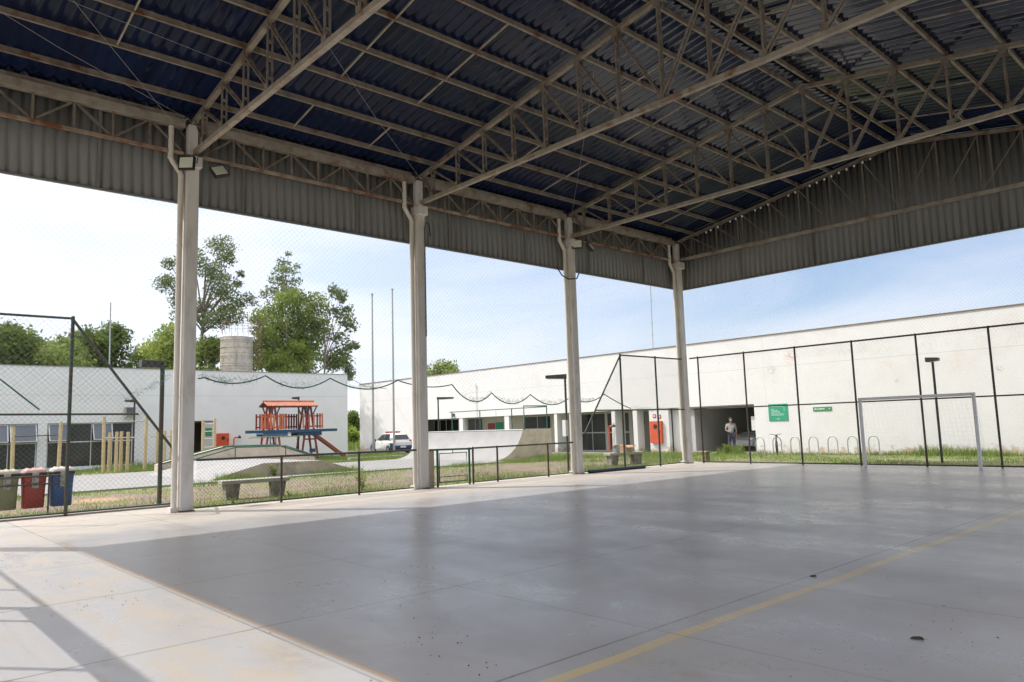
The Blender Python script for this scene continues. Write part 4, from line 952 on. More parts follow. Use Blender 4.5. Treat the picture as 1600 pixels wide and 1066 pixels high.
def standpipe(p, dirv, label):
    t = thing('fire_standpipe', label, 'standpipe', p)
    x, y, z = p; dx, dy = dirv; m = MB(); m.tube([(x,y,z),(x,y,z+1.42),(x+dx*.05,y+dy*.05,z+1.52),(x+dx*.28,y+dy*.28,z+1.54)], .045, 10); m.tube([(x,y,z+1.05),(x-dx*.12,y-dy*.12,z+1.05)], .035, 8); m.build('riser', hyd_red, t)
    v = MB(); v.tube([(x+dx*.29,y+dy*.29,z+1.54),(x+dx*.44,y+dy*.44,z+1.54)], .075, 10); v.tube([(x+dx*.36,y+dy*.36,z+1.5),(x+dx*.36,y+dy*.36,z+1.68)], .03, 8); v.build('valve', dark_metal, t)
standpipe((-12.2,9.65,G), (1,0), 'red fire standpipe in front of the portico glass, behind the paint can')
standpipe((-30.75,-4.93,G), (0,1), 'red fire standpipe on the left building, right of the red cabinet')

# signs on the facade
def rounded_text(body, size, loc, rot, mat, parent, name='lettering'):
    cu = bpy.data.curves.new(name, 'FONT'); cu.body = body; cu.size = size; cu.align_x = 'LEFT'; cu.extrude = .002
    o = bpy.data.objects.new(name, cu); COL.objects.link(o); o.data.materials.append(mat)
    o.parent = parent; b = Vector((0,0,0)); q = parent
    while q: b += q.location; q = q.parent
    o.location = Vector(loc)-b; o.rotation_euler = rot
    return o
white_ink = M('white_lettering', (0.72,0.78,0.74), .6, var=.03)
sg1 = thing('wall_sign', 'large green notice sign with white writing on the white wall, right of the passage', 'sign', (-1.7,YF-.01,1.45))
m = MB(); m.box(-2.2,-1.23,YF-.035,YF-.003,1.45,2.25); m.build('panel', sign_green, sg1)
# the writing is a blur in the photograph: heading bar and ragged rows of small strokes
m = MB(); rr = random.Random(5)
def row(m, x0, x1, z, h, y):
    x = x0
    while x < x1:
        wd = rr.uniform(.012,.03); m.box(x,min(x+wd,x1),y-.003,y,z,z+h*rr.uniform(.6,1)); x += wd+rr.choice([.006,.006,.02])
row(m,-2.10,-1.42,2.12,.045,YF-.035)
for z, xe in [(1.99,-1.86),(1.93,-1.72),(1.87,-1.62),(1.81,-1.60),(1.75,-1.4),(1.70,-1.42)]: row(m,-2.06,xe,z,.026,YF-.035)
row(m,-1.78,-1.64,1.51,.04,YF-.035); m.box(-1.40,-1.385,YF-.038,YF-.035,1.9,2.1); m.build('lettering', white_ink, sg1)
sg2 = thing('wall_sign', 'narrow green strip sign on the white wall between the fence posts', 'sign', (.45,YF-.01,1.84))
m = MB(); m.box(.02,.88,YF-.03,YF-.003,1.84,2.02); m.build('panel', sign_dark, sg2)
m = MB(); row(m,.08,.56,1.90,.075,YF-.03); row(m,.76,.82,1.90,.075,YF-.03); m.build('lettering', white_ink, sg2)
sg3 = thing('wall_sign', 'dull red notice on the portico wall beside a green one', 'sign', (-25.3,11.98,1.5)); m = MB(); m.box(-25.75,-24.95,11.96,11.99,1.42,1.86); m.build('panel', sign_red, sg3)
sg4 = thing('wall_sign', 'green notice on the portico wall beside the dull red one', 'sign', (-24.4,11.98,1.5)); m = MB(); m.box(-24.85,-24.05,11.96,11.99,1.40,1.90); m.build('panel', sign_green, sg4)
for (x, z, lab) in [(-9.05,1.80,'small red fire notice above the cabinet on the pier, left one'), (-8.72,1.76,'small red fire notice above the cabinet on the pier, right one')]:
    s_ = thing('wall_sign', lab, 'sign', (x,YF+.05,z)); m = MB(); m.box(x-.10,x+.10,YF+.025,YF+.047,z,z+.2); m.build('panel', sign_red, s_)
    m = MB(); m.box(x-.05,x+.05,YF+.020,YF+.0249,z+.05,z+.15); m.build('symbol', white_paint, s_)
# wall spots
for (x, z, lab) in [(-27.0,2.55,'round dark wall spotlight above the portico, left of the skate railing'), (-6.95,2.52,'round dark wall spotlight just right of the corner column')]:
    s_ = thing('wall_spotlight', lab, 'spotlight', (x,YF,z)); m = MB(); m.tube([(x,YF-.002,z),(x,YF-.16,z-.03)], .12, 12); m.build('housing', dark_metal, s_); m = MB(); m.tube([(x,YF-.161,z-.03),(x,YF-.168,z-.03)], .095, 12); m.build('glass', galv, s_)

# bicycle hoops
hoops = [(-2.10,'bicycle hoop nearest the passage, at the foot of the white wall'), (-1.25,'bicycle hoop with a bicycle leaning on it, second from the passage'), (-.38,'third bicycle hoop from the passage, left of a fence post'), (.48,'bicycle hoop just right of a fence post under the strip sign'), (1.34,'bicycle hoop between a fence post and the goal, the left of two'), (2.20,'bicycle hoop just left of the goal post'), (3.08,'bicycle hoop standing alone behind the goal net')]
for x, lab in hoops:
    m = MB(); pts = [(x-.21,8.6,G-.05),(x-.21,8.6,.45)]+[(x-.21*math.cos(R(a)),8.6,.45+.26*math.sin(R(a))) for a in range(20,180,20)]+[(x+.21,8.6,.45),(x+.21,8.6,G-.05)]
    m.tube(pts, .026, 8); tag(m.build('bicycle_hoop', hoop_m, loc=(x,8.6,G)), lab, 'bicycle rack', 'bicycle hoops along the wall')
bk = thing('bicycle', 'dark bicycle seen end on beside the second hoop', 'bicycle', (-1.36,8.75,G), R(121))
def whl(cx):
    m = MB(); m.tube([(cx+.32*math.cos(R(a)),0,.33+.32*math.sin(R(a))) for a in range(0,361,20)], .018, 6, False)
    for a in range(0,180,30): m.tube([(cx+.31*math.cos(R(a)),0,.33+.31*math.sin(R(a))),(cx-.31*math.cos(R(a)),0,.33-.31*math.sin(R(a)))], .003, 3)
    m.build('wheel', tyre_m, bk, rel=False)
whl(-.5); whl(.5)
m = MB(); 
for p, q in [((-.5,0,.33),(-.12,0,.30)),((-.12,0,.30),(-.28,0,.82)),((-.28,0,.75),(.32,0,.78)),((-.12,0,.30),(.36,0,.68)),((-.5,0,.33),(-.27,0,.75)),((.5,0,.33),(.32,0,.85))]: m.tube([p,q], .016, 6)
m.build('frame', bike_m, bk, rel=False)
m = MB(); m.tube([(.30,-.27,.95),(.33,-.1,.93),(.32,0,.9),(.33,.1,.93),(.30,.27,.95)], .014, 6); m.tube([(.32,0,.85),(.32,0,.92)], .014, 6); m.build('handlebar', bike_m, bk, rel=False)
m = MB(); m.sphere((-.30,0,.88), .1, 8, 5, (1.3,.7,.35)); m.build('saddle', black, bk, rel=False)

# ------------------------------------------------------------------ building on the left (facade along y at x = -31)
lb = thing('long_building', 'long white rendered building with awning windows beyond the skate area', 'building', (-37,-18,G))
XF = -31.0
m = MB(); m.box(XF-.25,XF,-60,3.33,2.50,H); 
spans = [(-60,-17.32 - 4.6),(-17.32-4.6+0,-17.32-4.6)]
m.box(XF-.25,XF,-60,-22.0,G-.1,2.498); m.box(XF-.25,XF,-15.52,-15.08,G-.1,2.498); m.box(XF-.25,XF,-10.74,-7.35,G-.1,2.498); m.box(XF-.25,XF,-6.0,3.33,G-.1,2.498)
m.box(XF-.25,XF,-21.99,-15.53,G-.1,.04); m.box(XF-.25,XF,-15.07,-10.75,G-.1,.04)
m.box(-40,XF-.251,3.08,3.33,G-.1,H); m.box(-40,-39.75,-60,3.079,G-.1,H)
m.build('front_wall', wall_l, lb)
m = MB(); m.box(-39.74,XF-.26,-60,3.07,H-.25,H-.15); m.build('roof', grey_wall, lb)
m = MB(); m.box(XF-.28,XF+.03,-60,3.36,H+.003,H+.04); m.build('coping', M('grey_flashing',(0.30,0.28,0.26),.7,var=.2), lb)
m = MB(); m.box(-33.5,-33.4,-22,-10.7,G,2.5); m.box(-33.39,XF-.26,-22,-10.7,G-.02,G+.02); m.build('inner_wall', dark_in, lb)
def glazing(y0, y1, nx, opens):
    wn = win(y0, y1, .045, 2.49, XF-.16, nx, [1.45], lb, 'x')
    for i in range(nx):
        if i in opens:
            a0 = y0+(y1-y0)*i/nx+.06; a1 = y0+(y1-y0)*(i+1)/nx-.06
            f = MB(); ang = R(24); L_ = .98
            def P(y, s_): return (XF-.10+math.sin(ang)*s_, y, 2.44-math.cos(ang)*s_)
            for (p, q) in [(P(a0,0),P(a1,0)),(P(a0,L_),P(a1,L_)),(P(a0,0),P(a0,L_)),(P(a1,0),P(a1,L_))]: f.bar(p, q, .05, .05)
            fo = f.build('open_sash', frame_w, wn)
            g_ = MB(); g_.prism([P(a0,.02),P(a1,.02),P(a1,L_-.02),P(a0,L_-.02)], (.006,0,.003)); g_.build('sash_pane', glass_blue, fo)
glazing(-21.98,-15.54,5,(1,2,3,4)); glazing(-15.06,-10.76,4,(0,2))
m = MB(); m.box(-32.6,-32.5,-7.35,-6.0,G,2.45); m.box(-32.49,XF-.26,-7.35,-6.0,2.40,2.49); m.build('door_recess', M('brown_recess',(0.17,0.13,0.10),.9,var=.3), lb)
m = MB(); m.box(XF-.12,XF-.06,-6.75,-6.02,G,2.45); m.build('door', M('grey_white_door',(0.55,0.55,0.54),.7,var=.1), lb)
m = MB(); m.box(XF-.055,XF-.045,-6.6,-6.2,1.55,2.05); m.build('door_notice', sign_dark, lb)
ex = thing('fire_extinguisher', 'red fire extinguisher hanging in the doorway of the left building', 'extinguisher', (-32.4,-7.0,.9)); m = MB(); m.tube([(-32.35,-7.0,.9),(-32.35,-7.0,1.45)], .11, 12); m.sphere((-32.35,-7.0,1.45), .11, 10, 5); m.build('cylinder', hyd_red, ex); m = MB(); m.tube([(-32.35,-7,1.55),(-32.35,-7,1.68)], .04, 8); m.build('valve', black, ex)
ac = thing('air_conditioner', 'grey window air conditioner box on the left building wall', 'air conditioner', (XF,-11.0,2.8)); m = MB(); m.box(XF+.003,XF+.42,-11.30,-10.78,2.86,3.36); m.build('case', ac_m, ac, bevel=.01)
m = MB(); [m.box(XF+.421,XF+.43,-11.26,-10.82,2.9+i*.055,2.93+i*.055) for i in range(8)]; m.build('grille', dark_metal, ac)
m = MB(); m.box(XF+.003,XF+.45,-11.32,-11.28,2.78,2.855); m.box(XF+.003,XF+.45,-10.8,-10.76,2.78,2.855); m.build('bracket', frame_w, ac)

# ------------------------------------------------------------------ lamps, poles, masts
def area_lamp(x, y, zb, h, hd, hl, label, r=.045, box=None, twin=False):
    t = thing('area_lamp', label, 'lamp post', (x,y,zb), 0, 'square lamp posts')
    m = MB(); m.tube([(x,y,zb),(x,y,zb+h)], r, 10); m.build('pole', dark_metal, t)
    d = Vector(hd).normalized(); s_ = Vector((-d.y, d.x, 0)); p = Vector((x,y,zb+h))
    q = MB(); a = p-d*(.06 if not twin else hl/2); b = p+d*(hl if not twin else hl/2); q.prism([a-s_*.14+Vector((0,0,-.07)), b-s_*.14+Vector((0,0,-.04)), b-s_*.14+Vector((0,0,.06)), a-s_*.14+Vector((0,0,.09))], s_*.28); q.build('lamp_head', dark_metal, t, bevel=.01)
    g_ = MB(); a2 = a+d*.08; b2 = b-d*.05; zz = Vector((0,0,-.074)); g_.prism([a2-s_*.11+zz+Vector((0,0,.0)), b2-s_*.11+Vector((0,0,-.052)), b2+s_*.11+Vector((0,0,-.052)), a2+s_*.11+zz], (0,0,-.012)); g_.build('lamp_glass', lens_m, t)
    if box: m = MB(); m.box(x-.06,x+.1,y-.17,y-.05,box[0],box[1]); m.build('junction_box', frame_w, t)
rt_ = (.676,.737,0); lf_ = (-.676,-.737,0)
area_lamp(-2.2,-4.45,G,3.38,(-.72,-.69,0),.70,'black lamp post with flat head pointing left, just behind the third column',.04,(1.15,1.72))
area_lamp(7.1,4.0,G,3.5,(1,.1,0),.40,'black lamp post with a short wide head behind the goal',.04,None,True)
area_lamp(-23.8,6.0,G,3.7,(.75,.65,0),1.05,'black lamp post with flat head pointing right, behind the quarter pipe',.05)
area_lamp(-30.0,-11.0,G,3.8,(-.4,-.9,0),.5,'dark lamp post in front of the left building near the air conditioner',.05)
area_lamp(-28.0,-1.9,G,3.9,(-.4,-.9,0),.42,'dark lamp post at the right end of the wooden play tower',.05)
lp = thing('floodlight_mast', 'dark green mast with a grey lamp box beside the nearest column', 'mast', (-1.9,-18.15,0))
m = MB(); m.tube([(-1.9,-18.15,-.1),(-1.9,-18.15,3.28)], .05, 10); m.build('pole', green_rust, lp)
m = MB(); m.box(-2.05,-1.8,-18.62,-18.22,3.12,3.28); m.build('lamp_head', dark_metal, lp, bevel=.01)
for (x, y, zt, lab) in [(-29.0,4.20,11.2,'thin grey flagpole left of its twin, in front of the parked patrol car'), (-29.1,5.97,11.75,'thin grey flagpole right of its twin, in front of the parked patrol car')]:
    t = thing('flagpole', lab, 'flagpole', (x,y,G), 0, 'flagpoles'); m = MB(); m.tube([(x,y,G),(x,y,zt*.5),(x,y,zt)], [.085,.07,.05], 10); m.build('pole', galv, t); m = MB(); m.tube([(x,y,zt),(x,y,zt+.12)], .09, 8); m.build('truck', galv, t)
an = thing('antenna_mast', 'thin guyed antenna mast on the roof of the right building', 'antenna', (-10.5,12,5.4))
m = MB(); m.tube([(-10.5,12,5.4),(-10.45,12,9.7)], .025, 6); m.build('mast', galv, an)
m = MB()
for z, l in [(9.1,.12),(8.75,.16),(8.2,.16),(7.4,.14),(6.7,.2)]: m.tube([(-10.47-l,12,z),(-10.47+l,12,z+.03)], .012, 5)
m.build('cross_rod', galv, an)
m2 = MB(); m2.tube([(-36,-10.9,5.5),(-36,-10.95,10.3)], .04, 8); tag(m2.build('lightning_rod', galv, loc=(-36,-10.9,5.4)), 'thin grey rod rising from the roof of the left building before the trees', 'lightning rod')
dr = MB(); dr.tube([(-31,3.3,5.5),(-33,6,4.95),(-36,9.8,5.0)], .02, 5); tag(dr.build('service_cable', black, loc=(-33,6,5)), 'black cable slung between the two white buildings', 'cable')

# ------------------------------------------------------------------ water tank
wt = thing('water_tank', 'stained ringed concrete water tank with caged ladder behind the left building', 'water tank', (-52,3.72,G))
m = MB(); prof = []
for i in range(0, 24): 
    z = G+i*.5; prof += [(1.43,z),(1.43,z+.46),(1.40,z+.47),(1.40,z+.495)]
prof = [p for p in prof if p[1] < 11.3]
m.loft([[(-52+r_*math.cos(a),3.72+r_*math.sin(a),z) for a in np.linspace(0,2*math.pi,28,endpoint=False)] for r_, z in prof], smooth=False); m.build('drum', tank_m, wt)
for zz in (8.2,9.1,9.9,10.6):
    b = MB(); b.tube([(-52+1.45*math.cos(a),3.72+1.45*math.sin(a),zz) for a in np.linspace(0,2*math.pi,29)], .035, 5, False); b.build('band', tank_m, wt)
cg = MB()
for a in np.linspace(0,2*math.pi,15): cg.tube([(-52+1.3*math.cos(a),3.72+1.3*math.sin(a),11.2),(-52+1.3*math.cos(a),3.72+1.3*math.sin(a),12.4)], .016, 5)
for z in (11.9,12.4): cg.tube([(-52+1.3*math.cos(a),3.72+1.3*math.sin(a),z) for a in np.linspace(0,2*math.pi,20)], .016, 5)
cg.build('guard_rail', M('rusty_rail',(0.20,0.12,0.07),.8,var=.3), wt)
ld = MB()
for z in np.arange(0.5,13,.32): ld.tube([(-51.6,5.2,z),(-51.6,5.7,z)], .02, 4)
for y in (5.2,5.7): ld.tube([(-51.6,y,0),(-51.6,y,13)], .03, 5)
for z in np.arange(2.5,12.9,.7): ld.tube([(-51.6,5.2,z),(-51.1,5.2,z),(-50.9,5.45,z),(-51.1,5.8,z),(-51.6,6.0,z),(-51.8,5.7,z)], .02, 4)
for p in [(-51.1,5.2),(-50.9,5.45),(-51.1,5.8),(-51.6,6.0)]: ld.tube([(p[0],p[1],2.5),(p[0],p[1],12.8)], .02, 4)
ld.build('caged_ladder', M('rusty_ladder',(0.16,0.10,0.06),.8,var=.3), wt)
wt.location = (-43.0,.10,G); wt.scale = (.868,.868,.868)

# ------------------------------------------------------------------ timber gym
def timber(root, x, y, h, r=.075, lean=0):
    m = MB(); m.tube([(x,y,G-.1),(x+lean*.5,y+lean*.5,h*.5),(x+lean,y+lean,h)], [r,r*.97,r*.92], 12); m.build('post', wood_post, root)
def pull_up(pts, h, bars, label):
    t = thing('pull_up_bar', label, 'exercise bar', ((pts[0][0]+pts[1][0])/2,(pts[0][1]+pts[1][1])/2,G), 0, 'timber exercise bars')
    for i, (x, y) in enumerate(pts): timber(t, x, y, h[i], .085, .03*(i*2-1))
    for z in bars: m = MB(); m.tube([(*pts[0],z),(*pts[1],z+.03)], .024, 8); m.build('bar', galv if z > 2 else brown_rust, t)
pull_up([(-25,-17.5),(-25,-15.65)], (2.25,2.42), (1.79,), 'pull up bar on two pale timber posts, left pair behind the bins')
pull_up([(-25,-13.72),(-25,-11.82)], (2.67,2.65), (2.38,), 'tallest pull up bar on two pale timber posts, left of the nearest column')
def parallel(ys, xs, label):
    t = thing('parallel_bars', label, 'exercise bars', (xs[0],ys[0],G), 0, 'timber parallel bars')
    for i, y in enumerate(ys): timber(t, xs[i % 2], y, 1.88+.02*(i % 3), .085)
    m = MB(); m.tube([(xs[0],ys[0]-.35,1.62),(xs[0],ys[-1]+.4,1.6)], .022, 8); m.build('bar', galv, t)
    m = MB(); m.tube([(xs[1],ys[0]-.35,1.60),(xs[1],ys[-1]+.4,1.58)], .022, 8); m.build('bar', galv, t)
parallel([-13.47,-13.26,-12.94,-12.74], [-25.0,-24.6], 'low timber parallel bars with four short posts between the tall pull up posts')
parallel([-11.24,-11.0,-10.54], [-25.0,-24.6], 'low timber parallel bars with posts beside the skate ledge, left of the nearest column')
ldr = thing('climbing_ladder', 'upright ladder of two pale timber posts with steel rungs by the doorway', 'ladder', (-25,-8.65,G))
for y, h in ((-8.92,2.42),(-8.30,2.50)): timber(ldr, -25, y, h, .08)
for z in (.5,.95,1.4,1.8,2.2): m = MB(); m.tube([(-25,-8.92,z),(-25,-8.30,z+.01)], .02, 8); m.build('rung', frame_w, ldr)

# ------------------------------------------------------------------ play tower
pt = thing('play_tower', 'wooden play tower with tiled roof, orange pickets, blue beam and red slide', 'playground', (-26,-3.2,G))
def part(name, mat, f, par=None):
    b = MB(); f(b); return b.build(name, mat, par or pt)
def aframe(yt, ya, yb, mat):
    for x in (-25.35,-26.75):
        part('frame_leg', mat, lambda b: b.bar((x,yt-.04,3.28),(x,ya,G),.11,.12,(1,0,0))); part('frame_leg', mat, lambda b: b.bar((x+.005,yt+.04,3.28),(x+.005,yb,G),.11,.12,(1,0,0)))
aframe(-4.37,-4.97,-3.82,red_paint); aframe(-2.05,-2.62,-1.46,dark_red)
for (y0, y1, mt) in [(-4.37,-4.68,1),(-4.37,-4.02,1),(-2.05,-2.40,1),(-2.05,-1.62,1)]:
    for x in (-25.1,-27.0): part('roof_brace', blue_paint, lambda b: b.bar((x,y0+(y1-y0)*.35,2.70),(x,y1,3.24),.07,.08,(1,0,0)))
def roof_f(b):
    n = 22
    for sx in (1, -1):
        for j in range(n):
            y0 = -4.86+3.28*j/n; y1 = -4.86+3.28*(j+1)/n-.012
            for r_ in range(4):
                xa = -26.05+sx*(1.20-.30*r_); xb = -26.05+sx*(1.20-.30*(r_+1)-.03); za = 3.20+.068*r_; zb = za+.076
                ym = (y0+y1)/2
                b.add([(xa,y0,za),(xa,ym,za+.05),(xa,y1,za),(xb,y0,zb),(xb,ym,zb+.05),(xb,y1,zb),(xa,y0,za-.02),(xa,ym,za+.02),(xa,y1,za-.02)],[(0,1,4,3),(1,2,5,4),(6,7,1,0),(7,8,2,1)])
    b.tube([(-26.05,-4.88,3.50),(-26.05,-1.56,3.50)], .07, 8)
rf = part('roof', tile_m, roof_f)
part('roof_deck', dark_red, lambda b: (b.prism([(-24.87,-4.83,3.155),(-26.05,-4.83,3.42),(-27.23,-4.83,3.155),(-26.05,-4.83,3.46)], (0,3.22,0))), rf)
def deck(y0, y1, mat): part('deck', mat, lambda b: (b.box(-26.9,-25.2,y0,y1,1.55,1.62), b.box(-25.24,-25.17,y0,y1,1.40,1.72), b.box(-26.93,-26.86,y0,y1,1.40,1.72)))
deck(-5.05,-3.52,blue_light); deck(-2.85,-1.28,blue_paint)
part('bridge', blue_paint, lambda b: [b.box(-26.7,-25.4,-3.5+i*.13,-3.4+i*.13,1.56,1.60) for i in range(5)])
part('long_beam', blue_paint, lambda b: b.box(-25.14,-25.02,-6.14,-.26,1.62,1.79))
def pickets(x, ys, mats, rails):
    for i, y in enumerate(ys): part('picket', mats[i % len(mats)], lambda b: b.box(x-.02,x+.02,y-.052,y+.052,1.83,2.75))
    part('picket_rail', rails, lambda b: (b.box(x-.06,x-.021,ys[0]-.05,ys[-1]+.05,2.55,2.63), b.box(x-.06,x-.021,ys[0]-.05,ys[-1]+.05,1.92,2.0)))
pickets(-25.05, [-5.16+.185*i for i in range(9)], [orange, orange, red_paint], orange)
pickets(-26.95, [-3.5+.17*i for i in range(7)], [dark_red], dark_red)
pickets(-25.05, [-2.55+.185*i for i in range(3)]+[-1.85,-1.62,-1.44,-1.28], [orange, dark_red, red_paint], dark_red)
pickets(-26.95, [-5.05+.22*i for i in range(7)], [dark_red, red_paint], dark_red)
part('ladder', blue_paint, lambda b: [b.bar((-24.95,y,1.5),(-24.4,y-.16,G),.06,.08) for y in (-4.66,-4.32)]+[b.bar((-24.95+.11*i,-4.66-.03*i,1.3-.3*i),(-24.95+.11*i,-4.32-.03*i,1.3-.3*i),.04,.04) for i in range(5)])
def slide_f(b):
    sec = [(-2.0,1.52),(-1.75,1.45),(-.55,.62),(.0,.22),(.42,.02)]
    for (a, za), (c, zc) in zip(sec, sec[1:]):
        b.prism([(-25.9,a,za),(-25.9,c,zc),(-25.9,c,zc-.03),(-25.9,a,za-.03)], (.6,0,0))
        for x in (-25.9,-25.26): b.prism([(x,a,za+.16),(x,c,zc+.16),(x,c,zc-.04),(x,a,za-.04)], (-.04,0,0))
part('slide', M('slide_red',(0.26,0.06,0.045),.45,var=.15), slide_f)
part('monkey_ladder', M('yellow_blue_rungs',(0.42,0.36,0.20),.6,var=.3,scale=9), lambda b: [b.tube([(-24.8,-5.9,1.42),(-24.8,-2.7,1.40)], .018, 6), b.tube([(-25.4,-5.9,1.36),(-25.4,-2.7,1.36)], .018, 6)]+[b.tube([(-24.8,-5.9+.3*i,1.42),(-25.4,-5.9+.3*i,1.36)], .015, 6) for i in range(11)])
for y in (-2.95,-2.55): part('swing_chain', dark_metal, lambda b: b.tube([(-25.08,y,1.62),(-25.08,y,.42)], .012, 5))
part('swing_seat', black, lambda b: b.box(-25.22,-24.94,-2.98,-2.52,.38,.42))
for y in (-2.05,-1.75): part('swing_chain', dark_metal, lambda b: b.tube([(-25.08,y,1.62),(-25.08,y,.42)], .012, 5))
part('swing_seat', blue_paint, lambda b: (b.box(-25.22,-24.94,-2.10,-1.70,.38,.42), b.box(-25.22,-25.19,-2.10,-1.70,.42,.6)))
part('cross_tie', dark_red, lambda b: b.bar((-25.36,-2.4,1.18),(-25.36,-1.65,1.18),.07,.09))
pt.location.x = -26.57; pt.scale.x = .55
sb = MB(); sb.box(-22.6,-22.3,-1.5,2.2,G-.05,G+.16); tag(sb.build('sandbox_kerb', kerb_m, loc=(-22.4,.3,G)), 'low dark kerb in the grass below the red slide', 'kerb')

# ------------------------------------------------------------------ cars
def make_car(name, label, loc, rz, c_main, c_alt, bar=True):
    t = thing(name, label, 'car', loc, rz)
    # x forward, y left. loft of rounded sections
    def sec(x, zb, zs, hw, tum=.93):
        return [(x,-hw*.92,zb),(x,-hw,zb+.14),(x,-hw,zs-.18),(x,-hw*tum,zs),(x,hw*tum,zs),(x,hw,zs-.18),(x,hw,zb+.14),(x,hw*.92,zb)]
    S = [(-1.94,.38,.80,.70),(-1.86,.26,.94,.78),(-1.5,.22,.96,.82),(-.9,.22,.95,.83),(0,.22,.94,.83),(.8,.22,.93,.83),(1.0,.22,.92,.82),(1.5,.24,.84,.80),(1.82,.26,.72,.75),(1.95,.34,.58,.66)]
    b = MB(); rings = [sec(*s_) for s_ in S]
    for i in range(len(rings)-1):
        b.cur = 1 if (S[i+1][0] <= -.9 or S[i][0] >= .75) else 0
        n = 8
        for k in range(n):
            low = k in (0,1,5,6,7)
            b.cur = (1 if low else 0) if (S[i+1][0] <= -1.3) else (1 if S[i][0] >= .75 and k != 3 else 0)
            b.add([rings[i][k],rings[i][(k+1)%n],rings[i+1][(k+1)%n],rings[i+1][k]], [(3,2,1,0)], True)
    b.cur = 0; b.add(rings[0], [tuple(range(8))]); b.cur = 1; b.add(rings[-1], [tuple(range(7,-1,-1))])
    body = b.build('body', [c_main, c_alt], t, rel=False)
    cb_ = MB(); CS = [(-1.84,.94,.70),(-1.52,1.36,.60),(-1.25,1.45,.57),(-.3,1.49,.57),(.25,1.42,.57),(.95,.93,.69)]
    rr_ = []
    for x, z, hw in CS: rr_.append([(x,-.78 if z > 1 else -hw,.92),(x,-hw,z-.03),(x,-hw*.85,z),(x,hw*.85,z),(x,hw,z-.03),(x,.78 if z > 1 else hw,.92)])
    cb_.loft(rr_, True, True, True); cb_.build('cabin', c_main, t, rel=False)
    def pane(name, pts): q = MB(); q.prism(pts, (0,0,.0001)); q.v = q.v; return q.build(name, glass_dark, t, rel=False)
    q = MB(); q.prism([(-1.80,-.60,1.01),(-1.80,.60,1.01),(-1.555,.52,1.335),(-1.555,-.52,1.335)], (-.022,0,.012)); q.build('rear_window', glass_dark, t, rel=False)
    q = MB(); q.prism([(.87,-.62,1.0),(.87,.62,1.0),(.33,.52,1.385),(.33,-.52,1.385)], (.022,0,.016)); q.build('windscreen', glass_dark, t, rel=False)
    for s_ in (1, -1):
        for (pts, nm) in [([(-.38,.765,.97),(.62,.765,.97),(.12,.60,1.37),(-.36,.585,1.42)], 'side_window'), ([(-1.32,.765,.98),(-.46,.765,.97),(-.44,.585,1.42),(-1.12,.595,1.41)], 'side_window')]:
            q = MB(); q.prism([(x, s_*y, z) for x, y, z in pts], (0, s_*.02, .008)); q.build(nm, glass_dark, t, rel=False)
        for x in (-1.22, 1.22):
            m_ = MB(); m_.tube([(x,s_*.66,.29),(x,s_*.845,.29)], .29, 20); wo = m_.build('wheel', tyre_m, t, rel=False)
            m_ = MB(); m_.tube([(x,s_*.84,.29),(x,s_*.853,.29)], .185, 14); m_.build('rim', rim_m, wo, rel=False)
        m_ = MB(); m_.sphere((.62,s_*.90,1.0), .09, 8, 5, (.7,1,.8)); m_.build('mirror', black, t, rel=False)
        m_ = MB(); m_.prism([(-1.90,s_*.50,.72),(-1.90,s_*.74,.72),(-1.845,s_*.74,.98),(-1.845,s_*.58,.98)], (-.035,0,0)); m_.build('tail_light', light_red, t, rel=False)
        m_ = MB(); m_.sphere((1.80,s_*.56,.62), .13, 10, 6, (.9,1.2,.8)); m_.build('headlight', lens_m, t, rel=False)
        m_ = MB(); m_.box(-.32,-.18,s_*.828,s_*.845,.80,.83); m_.build('door_handle', black, t, rel=False)
    m_ = MB(); m_.box(-2.0,-1.88,-.72,.72,.36,.58); m_.build('rear_bumper', c_alt, t, rel=False, bevel=.03)
    m_ = MB(); m_.box(1.86,2.0,-.70,.70,.30,.50); m_.build('front_bumper', c_alt, t, rel=False, bevel=.03)
    m_ = MB(); m_.box(-2.012,-2.002,-.22,.22,.42,.55); m_.build('number_plate', plate_m, t, rel=False)
    if bar:
        m_ = MB(); m_.box(-.55,-.25,-.55,.55,1.50,1.60); m_.box(-.45,-.35,-.5,-.4,1.47,1.50); m_.box(-.45,-.35,.4,.5,1.47,1.50); m_.build('light_bar', light_red, t, rel=False, bevel=.02)
    return t
make_car('patrol_car', 'white and dark blue patrol hatchback with red light bar in front of the right building', (-31.0,6.9,G+.01), R(174), car_white, car_blue)
make_car('parked_car', 'silver hatchback parked in the dark passage behind the standing man', (-4.35,13.1,G+.03), R(-97), car_silver, car_silver, False)

# ------------------------------------------------------------------ man in the passage
def skin_body(name, joints, edges, radii, mat, parent, sub=2):
    me = bpy.data.meshes.new(name); me.from_pydata(joints, edges, []); o = bpy.data.objects.new(name, me); COL.objects.link(o); o.parent = parent
    sk = o.modifiers.new('skin', 'SKIN'); me.skin_vertices.new() if not me.skin_vertices else None
    for i, r_ in enumerate(radii): me.skin_vertices[0].data[i].radius = (r_, r_) if not isinstance(r_, tuple) else r_
    me.skin_vertices[0].data[0].use_root = True
    sk.use_smooth_shade = True
    s_ = o.modifiers.new('sub', 'SUBSURF'); s_.levels = sub; s_.render_levels = sub
    me.materials.append(mat); return o
pz = thing('person', 'man in grey shirt, navy trousers and white face mask standing in the passage', 'person', (-4.65,10.35,G+.03), R(35))
